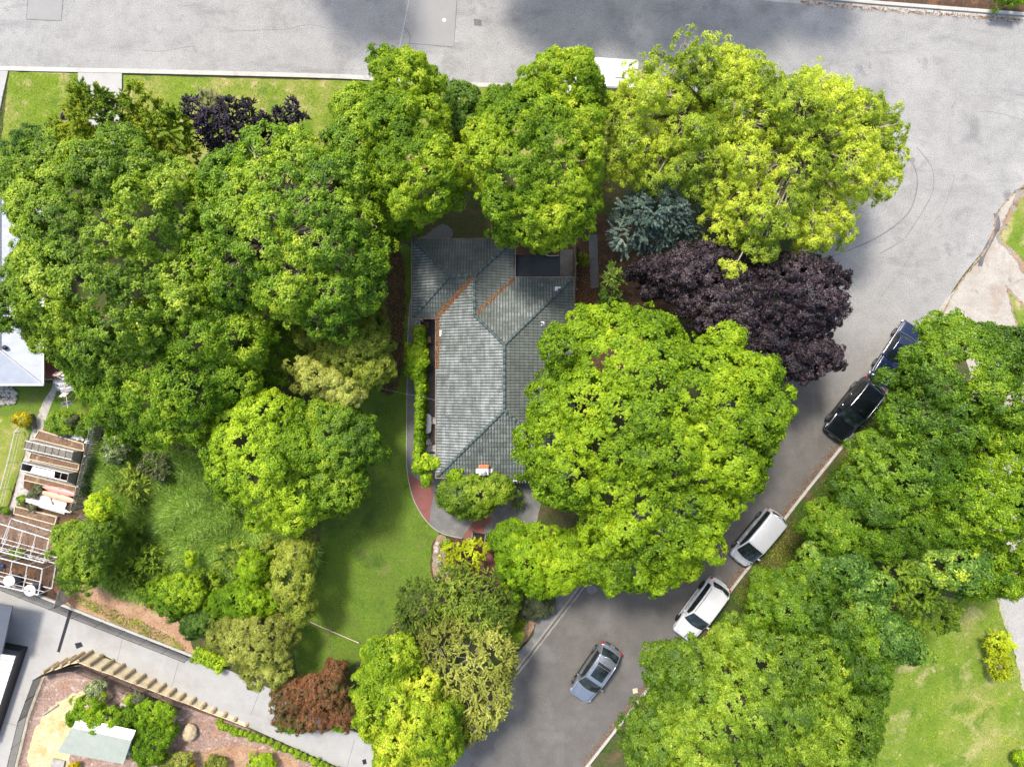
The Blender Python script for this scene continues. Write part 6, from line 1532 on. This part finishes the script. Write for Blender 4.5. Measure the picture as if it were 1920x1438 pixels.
T('sage_bush', 'small grey bush between two lengths of green hedge', 'bush', [(138,788,12,10,1.0,.5)], 'sage', .09, .05, 2.4, .2, .5, trunk=False, tbias=-.2)
hedge([(362,1228),(392,1240),(418,1252)], .6, .7, 'limeyel', 'low bright hedge starting where the drive railing ends')
hedge([(166,858),(158,895),(150,930)], .25, 1.1, 'flower', 'creeper growing up the yard side of the paling fence', cat='creeper', name='creeper', cover=.7, tb=.1)
hedge([(783,612),(786,660),(782,700),(788,735)], .45, 2.62, 'fresh', 'x', L=.17, name='creeper', cat='creeper', cover=2.2).__setitem__('label', 'bright green creeper on upper half of pergola near the armchairs')
hedge([(786,735),(785,800),(783,862)], .30, 2.62, 'fresh', 'bright green creeper on lower half of pergola near oval table', L=.17, name='creeper', cat='creeper', cover=2.0)
T('creeper', 'broad bulge of bright creeper in the middle of the pergola', 'creeper', [(781,680,26,34,2.3,.5),(776,662,18,20,2.3,.4)], 'fresh', .17, .11, 2.0, .3, .45, trunk=False)
T('creeper', 'bright creeper spilling around the lower left corner of the roof', 'creeper', [(790,872,22,20,2.6,.5),(812,868,16,14,2.7,.4),(798,895,8,12,2.3,.4)], 'fresh', .17, .11, 2.0, .3, .45, trunk=False)
T('creeper', 'bright creeper climbing onto the bottom gutter of the tiled roof', 'creeper', [(851,890,20,14,3.0,.35),(860,905,16,16,2.8,.4)], 'fresh', .17, .11, 2.0, .28, .45, trunk=False, tbias=-.05)
T('shrub', 'small dark shrub in grey pot shade by the house wall', 'shrub', [(805,690,7,9,.5,.4)], 'sage', .09, .05, 1.5, .18, .5, trunk=False)
T('small_tree', 'bare twiggy shrub beside the worn grass west of the house', 'shrub', [(700,560,28,30,1.8,.9)], 'gum', .16, .03, .35, .45, .4, 'spray', twigs=80, fill=False, r0=.05, tbias=-.3)
T('small_tree', 'dark green understorey shrub below the green linden', 'shrub', [(752,425,36,28,2.2,1.2),(700,420,30,25,2.0,1.0)], 'deep', .14, .09, 1.9, .34, .36, tbias=.1)
T('round_shrub', 'dried twiggy round shrub in the dark patio corner', 'shrub', [(971,942,13,14,.5,.4)], 'gum', .10, .03, .7, .22, .5, 'spray', trunk=False, tbias=-.1)

# right hand side
T('broadleaf_tree', 'glossy green tree hiding the far side of the classic car', 'tree',
  [(1795,700,100,95,8.6,3.2),(1860,655,70,55,8.0,2.6),(1750,790,105,82,8.0,2.8),(1890,730,80,90,8.4,2.8),(1762,622,45,42,7.2,1.8),(1722,700,42,46,7.0,1.8),(1672,712,32,14,6.8,.9)], 'green', .17, .11, 1.7, .44, .27, base=(1790,720,0), r0=.36, twigs=0, tbias=-.14)
T('broadleaf_tree', 'mid green tree between the black SUV and the yellowish treetop', 'tree',
  [(1705,880,108,80,7.6,3.0),(1662,852,70,55,7.0,2.4),(1612,920,60,68,6.6,2.4),(1660,940,90,60,7.2,2.6)], 'green', .15, .10, 1.9, .42, .28, base=(1690,890,0), r0=.28, tbias=-.2)
T('broadleaf_tree', 'yellowish green treetop at the right edge in line with silver carrier', 'tree',
  [(1840,950,115,80,8.8,3.2),(1770,900,85,55,8.2,2.6),(1900,1010,75,80,8.2,2.8),(1850,1070,90,50,7.2,2.4),(1890,880,80,60,8.0,2.4),(1885,825,60,45,8.0,2.2)], 'limeyel', .15, .10, 2.0, .42, .28, base=(1830,960,0), r0=.34, tbias=-.26)
T('broadleaf_tree', 'dark green tree at the verge above the chestnut trees', 'tree',
  [(1570,985,70,60,6.4,2.4),(1640,1000,85,55,6.8,2.4),(1730,980,90,50,7.2,2.4)], 'deep', .14, .09, 1.9, .40, .30, base=(1640,990,0), r0=.26, tbias=-.08)
T('chestnut_tree', 'horse chestnut with pale yellow leaf tips nearer the silver carrier', 'tree',
  [(1570,1050,65,55,6.4,2.4),(1600,1090,70,50,6.2,2.2)], 'chest', .24, .12, 1.9, .42, .30, base=(1585,1060,0), r0=.22, tbias=.05)
T('chestnut_tree', 'horse chestnut with pale yellow leaf tips nearer the golden bush', 'tree',
  [(1790,1050,85,58,7.0,2.6),(1820,1090,50,38,6.2,2.0)], 'chest', .24, .12, 1.9, .42, .30, base=(1790,1060,0), r0=.24, tbias=.05)
T('chestnut_tree', 'lowest horse chestnut at the edge of the dry lawn', 'tree',
  [(1650,1180,65,52,6.2,2.4),(1690,1215,38,26,5.6,1.8),(1610,1140,50,38,6.2,2.0)], 'chest', .24, .12, 1.9, .42, .30, base=(1645,1175,0), r0=.22, tbias=.05)
T('cedar_tree', 'feathery orange tipped conifer between the chestnut trees', 'tree',
  [(1690,1075,50,30,6.6,1.8),(1745,1150,45,30,5.2,1.8),(1700,1110,70,32,6.0,1.8)], 'mid', .26, .06, 1.8, .50, .34, 'spray', base=(1705,1100,0), r0=.18, tbias=.08)
T('broadleaf_tree', 'green tree behind the white SUV on the right hand verge', 'tree',
  [(1530,1080,60,50,6.2,2.2),(1480,1140,85,58,6.8,2.6),(1560,1180,80,58,6.8,2.6),(1455,1100,48,38,5.8,2.0),(1590,1245,80,52,6.6,2.4)], 'green', .14, .09, 1.9, .40, .28, base=(1520,1160,0), r0=.28, tbias=-.2)
T('broadleaf_tree', 'huge olive green tree filling the bottom right next to the kerb', 'tree',
  [(1400,1330,165,115,8.2,3.4),(1300,1260,95,70,7.6,2.8),(1340,1400,150,85,7.8,3.0),(1550,1360,100,85,7.6,2.8),(1250,1370,85,85,7.2,2.6),(1385,1195,60,45,7.0,2.2),(1235,1230,38,36,6.6,1.8),(1480,1250,110,70,8.0,2.8)], 'mid', .14, .095, 1.9, .36, .23, base=(1400,1320,0), r0=.42, twigs=0, tbias=.0)
T('broadleaf_tree', 'bluish green tree low at the edge of the dry lawn', 'tree',
  [(1590,1330,60,55,5.6,2.2),(1560,1410,60,60,5.6,2.2),(1625,1290,38,34,5.2,1.8)], 'green', .13, .085, 1.9, .38, .30, base=(1585,1345,0), r0=.2, tbias=-.1)
T('golden_conifer', 'low golden conifer bush on the dry lawn beside the gravel', 'bush',
  [(1870,1205,27,24,1.0,.8),(1872,1245,26,28,1.0,.8)], 'lemon', .16, .05, 2.4, .30, .36, 'spray', trunk=False, tbias=.15)
T('small_shrub', 'bright green shrub cut by the bottom right corner', 'shrub', [(1915,1422,16,22,.8,.6)], 'fresh', .12, .07, 2.0, .28, .4, trunk=False)
T('small_shrub', 'bright green shrub cut by the top right corner', 'shrub', [(1895,-2,38,18,1.2,.8)], 'green', .13, .09, 2.0, .3, .34, trunk=False, tbias=.15)
# street trees just past the top of the frame, whose shadows reach the road
for x, y, r, lb in ((540,-315,125,'street tree past the top edge shading the left of the road patch'), (985,-290,125,'street tree past the top edge left of the camper'), (1190,-278,120,'street tree past the top edge above the camper'),
                (1390,-280,120,'street tree past the top edge above the chartreuse trees'), (1570,-300,95,'street tree past the top edge above the junction')):
    T('street_tree', lb, 'tree', [(x,y,r,r*.9,9.5,3.6)], 'green', .22, .15, 1.5, .6, .34, group='street trees across the top street')

# lower left garden
T('shrub', 'broad green shrub mass left of the shed roof ridge', 'shrub', [(160,1345,36,28,1.1,.9),(200,1350,40,30,1.2,.9),(170,1320,30,22,1.1,.8)], 'fresh', .12, .075, 2.0, .30, .32, ground=True, trunk=False, tbias=-.22)
T('shrub', 'broad green shrub mass right of the shed roof', 'shrub', [(285,1340,45,32,1.1,.9),(280,1390,42,48,1.2,1.0),(240,1345,30,24,1.0,.8),(315,1365,22,32,.9,.8)], 'fresh', .12, .075, 2.0, .30, .32, ground=True, trunk=False, tbias=-.2)
T('flowering_shrub', 'small shrub with cream leaves in front of the black railing', 'shrub', [(180,1292,18,18,.8,.7)], 'flower', .11, .06, 2.0, .24, .4, ground=True, trunk=False, tbias=.25)
T('flowering_shrub', 'grey leaved shrub near the middle of the log wall', 'shrub', [(258,1310,15,14,.6,.5)], 'sage', .11, .06, 2.0, .22, .4, ground=True, trunk=False)
T('round_shrub', 'bright lime ball shrub beside the white garden stone', 'shrub', [(243,1310,13,11,.7,.5)], 'limeyel', .11, .07, 2.2, .22, .45, ground=True, trunk=False)
T('yellow_shrub', 'pale yellow green shrub at bottom edge right of the shed', 'shrub', [(330,1428,36,22,.8,.6)], 'cream', .12, .07, 2.0, .26, .36, ground=True, trunk=False)
T('yellow_shrub', 'small yellow shrub on the bottom edge below the boulder', 'shrub', [(357,1434,14,10,.5,.4)], 'yellow', .10, .07, 2.0, .2, .45, ground=True, trunk=False, tbias=-.2)
T('round_shrub', 'olive shrub on the bottom edge right of the small yellow one', 'shrub', [(405,1432,26,16,.6,.5)], 'olive', .11, .07, 2.0, .22, .4, ground=True, trunk=False)
T('shrub', 'vivid green shrub at bottom edge nearest the clipped row', 'shrub', [(492,1430,28,20,.8,.6)], 'fresh', .13, .08, 2.0, .26, .36, ground=True, trunk=False)
T('yellow_shrub', 'yellow sprig at the bottom edge under the shed roof', 'shrub', [(140,1435,12,7,.4,.3)], 'yellow', .10, .07, 2.0, .2, .5, ground=True, trunk=False)
ball = T('box_ball', 'small lime green box ball in the clipped row along the drive', 'bush', [(412,1353,7.5,7.5,.32,.30)], 'limeyel', .08, .055, 2.6, .13, .5, trunk=False, group='clipped row along the drive')
n = 24; path = [PG(x, y) for x, y in ((412,1353),(450,1368),(500,1383),(560,1408),(610,1430),(650,1450))]
for k in range(1, n):
    t = k/(n-1)*(len(path)-1); i = min(int(t), len(path)-2); q = path[i].lerp(path[i+1], t-i)
    c = copy_tree(ball); c.location = (q.x, q.y, zg(q.x)); c.rotation_euler = (0,0,k*1.7); s = .9+.35*((k*37)%10)/10; c.scale = (s,s,s)
for x, y, pl, lb in ((62,925,'sage','grey green herb clump left of the pink kayak bow'),(42,936,'green','green herb clump at the tip of the paddle board'),(72,918,'sage','grey herb clump under the pink kayak bow'),(60,950,'sage','small grey clump under the paddle board'),(10,958,'deep','dark shrub at far left below the wire fence')):
    T('herb_clump', lb, 'plant', [(x,y,10,8,.35,.3)], pl, .10, .05, 2.0, .2, .5, trunk=False)
T('vine_leaves', 'small weedy plant growing inside the frame next to the railing', 'plant', [(30,1038,16,9,.3,.25)], 'deep', .10, .07, 1.5, .2, .5, trunk=False, tbias=.2)

# ------------------------------------------------------------------ long grass and ground plants that nobody could count
def grass(name, label, px, n, h, w, pal, seed, lean=.5, cat='grass', z0=0.0, clump=.6, tb=0.0):
    rng = np.random.default_rng(seed); poly = px2w(px); xs = [p[0] for p in poly]; ys = [p[1] for p in poly]
    x = rng.uniform(min(xs), max(xs), n*2); y = rng.uniform(min(ys), max(ys), n*2); ok = in_poly(x, y, poly); x, y = x[ok][:n], y[ok][:n]; m = len(x)
    f = np.sin(x*1.3+1.7*np.sin(y*.9))*np.cos(y*1.1+1.3*np.sin(x*.7)); ang = 2.5*np.sin(x*.35+y*.2)+rng.normal(size=m)*.5+f
    hh_ = h*(.55+.45*rng.random(m))*(1+clump*.5*f); ln = lean*(.6+.8*rng.random(m))
    D = unit(np.stack([np.cos(ang)*ln, np.sin(ang)*ln, np.ones(m)], 1)); Pn = np.stack([x, y, np.full(m, z0)], 1)+D*(hh_*.5)[:, None]
    N = rng.normal(size=(m,3))+np.array([0,0,.6]); T_ = .45+.25*f+rng.normal(size=m)*.2+tb
    return tag(leaf_mesh(name, Pn, D, N, hh_, np.full(m, w), T_, M['lf_'+pal]), label, cat, None, 'stuff')
MEAD = [(200,830),(250,850),(330,850),(385,850),(400,910),(430,960),(500,1000),(590,1010),(600,1060),(540,1150),(470,1150),(400,1160),(350,1150),(280,1125),(230,1110),(190,1080),(170,960),(185,900)]
grass('long_grass', 'tall windblown green and straw grass filling the slope left of the lawn', MEAD, 95000, 1.1, .055, 'meadow', 1, 1.1, tb=.0)
for x, y, r, pl, lb in ((245,905,30,'gum','soft grey green bush in the long grass right of the paling fence'),(290,870,32,'sage','grey bush in the long grass below the dark shaded tree'),(235,985,34,'mid','green bush right of the vivid sapling'),
        (275,1045,36,'mid','rounded bush in the long grass nearest the olive tree'),(430,1040,30,'gum','soft bush in the long grass above the vivid thicket'),(232,1075,34,'mid','green bush overhanging the reddish bank'),(500,1035,30,'gum','grey green bush below the round lime tree'),(385,1085,28,'green','green bush right of the bright round shrub')):
    T('wild_bush', lb, 'bush', [(x,y,r,r*.85,1.0,.8),(x+r*.5,y+r*.4,r*.6,r*.5,.8,.6)], pl, .20, .045, 1.3, .45, .4, 'spray', trunk=False, low=-.9, tbias=.08)
grass('long_grass', 'ragged grass along the foot of the reddish bank', [(130,1105),(215,1140),(300,1180),(350,1215),(345,1225),(290,1200),(205,1160),(140,1125)], 2500, .30, .04, 'fresh', 2, .7, tb=-.2)
grass('verge_grass', 'patchy grass and weeds on the right hand verge behind the kerb', [(1370,1120),(1480,975),(1600,828),(1680,740),(1720,780),(1600,930),(1530,1040),(1440,1130),(1400,1150)], 26000, .17, .035, 'deep', 3, .9, tb=-.05, z0=.1)
grass('lawn_grass', 'short lawn blades on the green back lawn', [(738,470),(772,480),(766,700),(765,880),(790,960),(815,1000),(810,1070),(770,1120),(720,1190),(655,1250),(565,1275),(555,1150),(600,1020),(690,930),(715,800),(700,640)], 30000, .08, .03, 'deep', 4, .8, tb=-.1)
grass('lawn_grass', 'short green and straw blades over the dry lawn at right', [(1560,1450),(1600,1380),(1640,1190),(1720,1120),(1800,1120),(1870,1110),(1885,1150),(1905,1240),(1940,1330),(1940,1450)], 20000, .10, .03, 'limeyel', 5, .8, tb=-.15)
grass('verge_grass', 'short sunlit blades on the grass verge along the top street', [(232,143),(420,149),(690,155),(900,165),(900,300),(232,330)], 14000, .10, .03, 'limeyel', 6, .8, z0=.1, tb=-.2)
grass('verge_grass', 'short blades on the mown lawn strip at the top left corner', [(18,137),(147,140),(147,300),(-10,290),(0,200)], 7000, .08, .03, 'limeyel', 7, .8, z0=.1, tb=-.25)
grass('garden_plants', 'low mixed green ground cover in the bed beside the footpath', [(830,1090),(870,1080),(900,1130),(960,1110),(990,1160),(960,1220),(900,1200),(850,1150)], 9000, .35, .06, 'green', 8, .9, 'ground cover', tb=-.1)
grass('ground_weeds', 'weedy green ground cover under the trees around the house', [(640,400),(740,380),(745,440),(720,560),(700,640),(640,620)], 6000, .25, .05, 'deep', 9, .9, 'ground cover')
print('LEAVES', TOTAL[0])
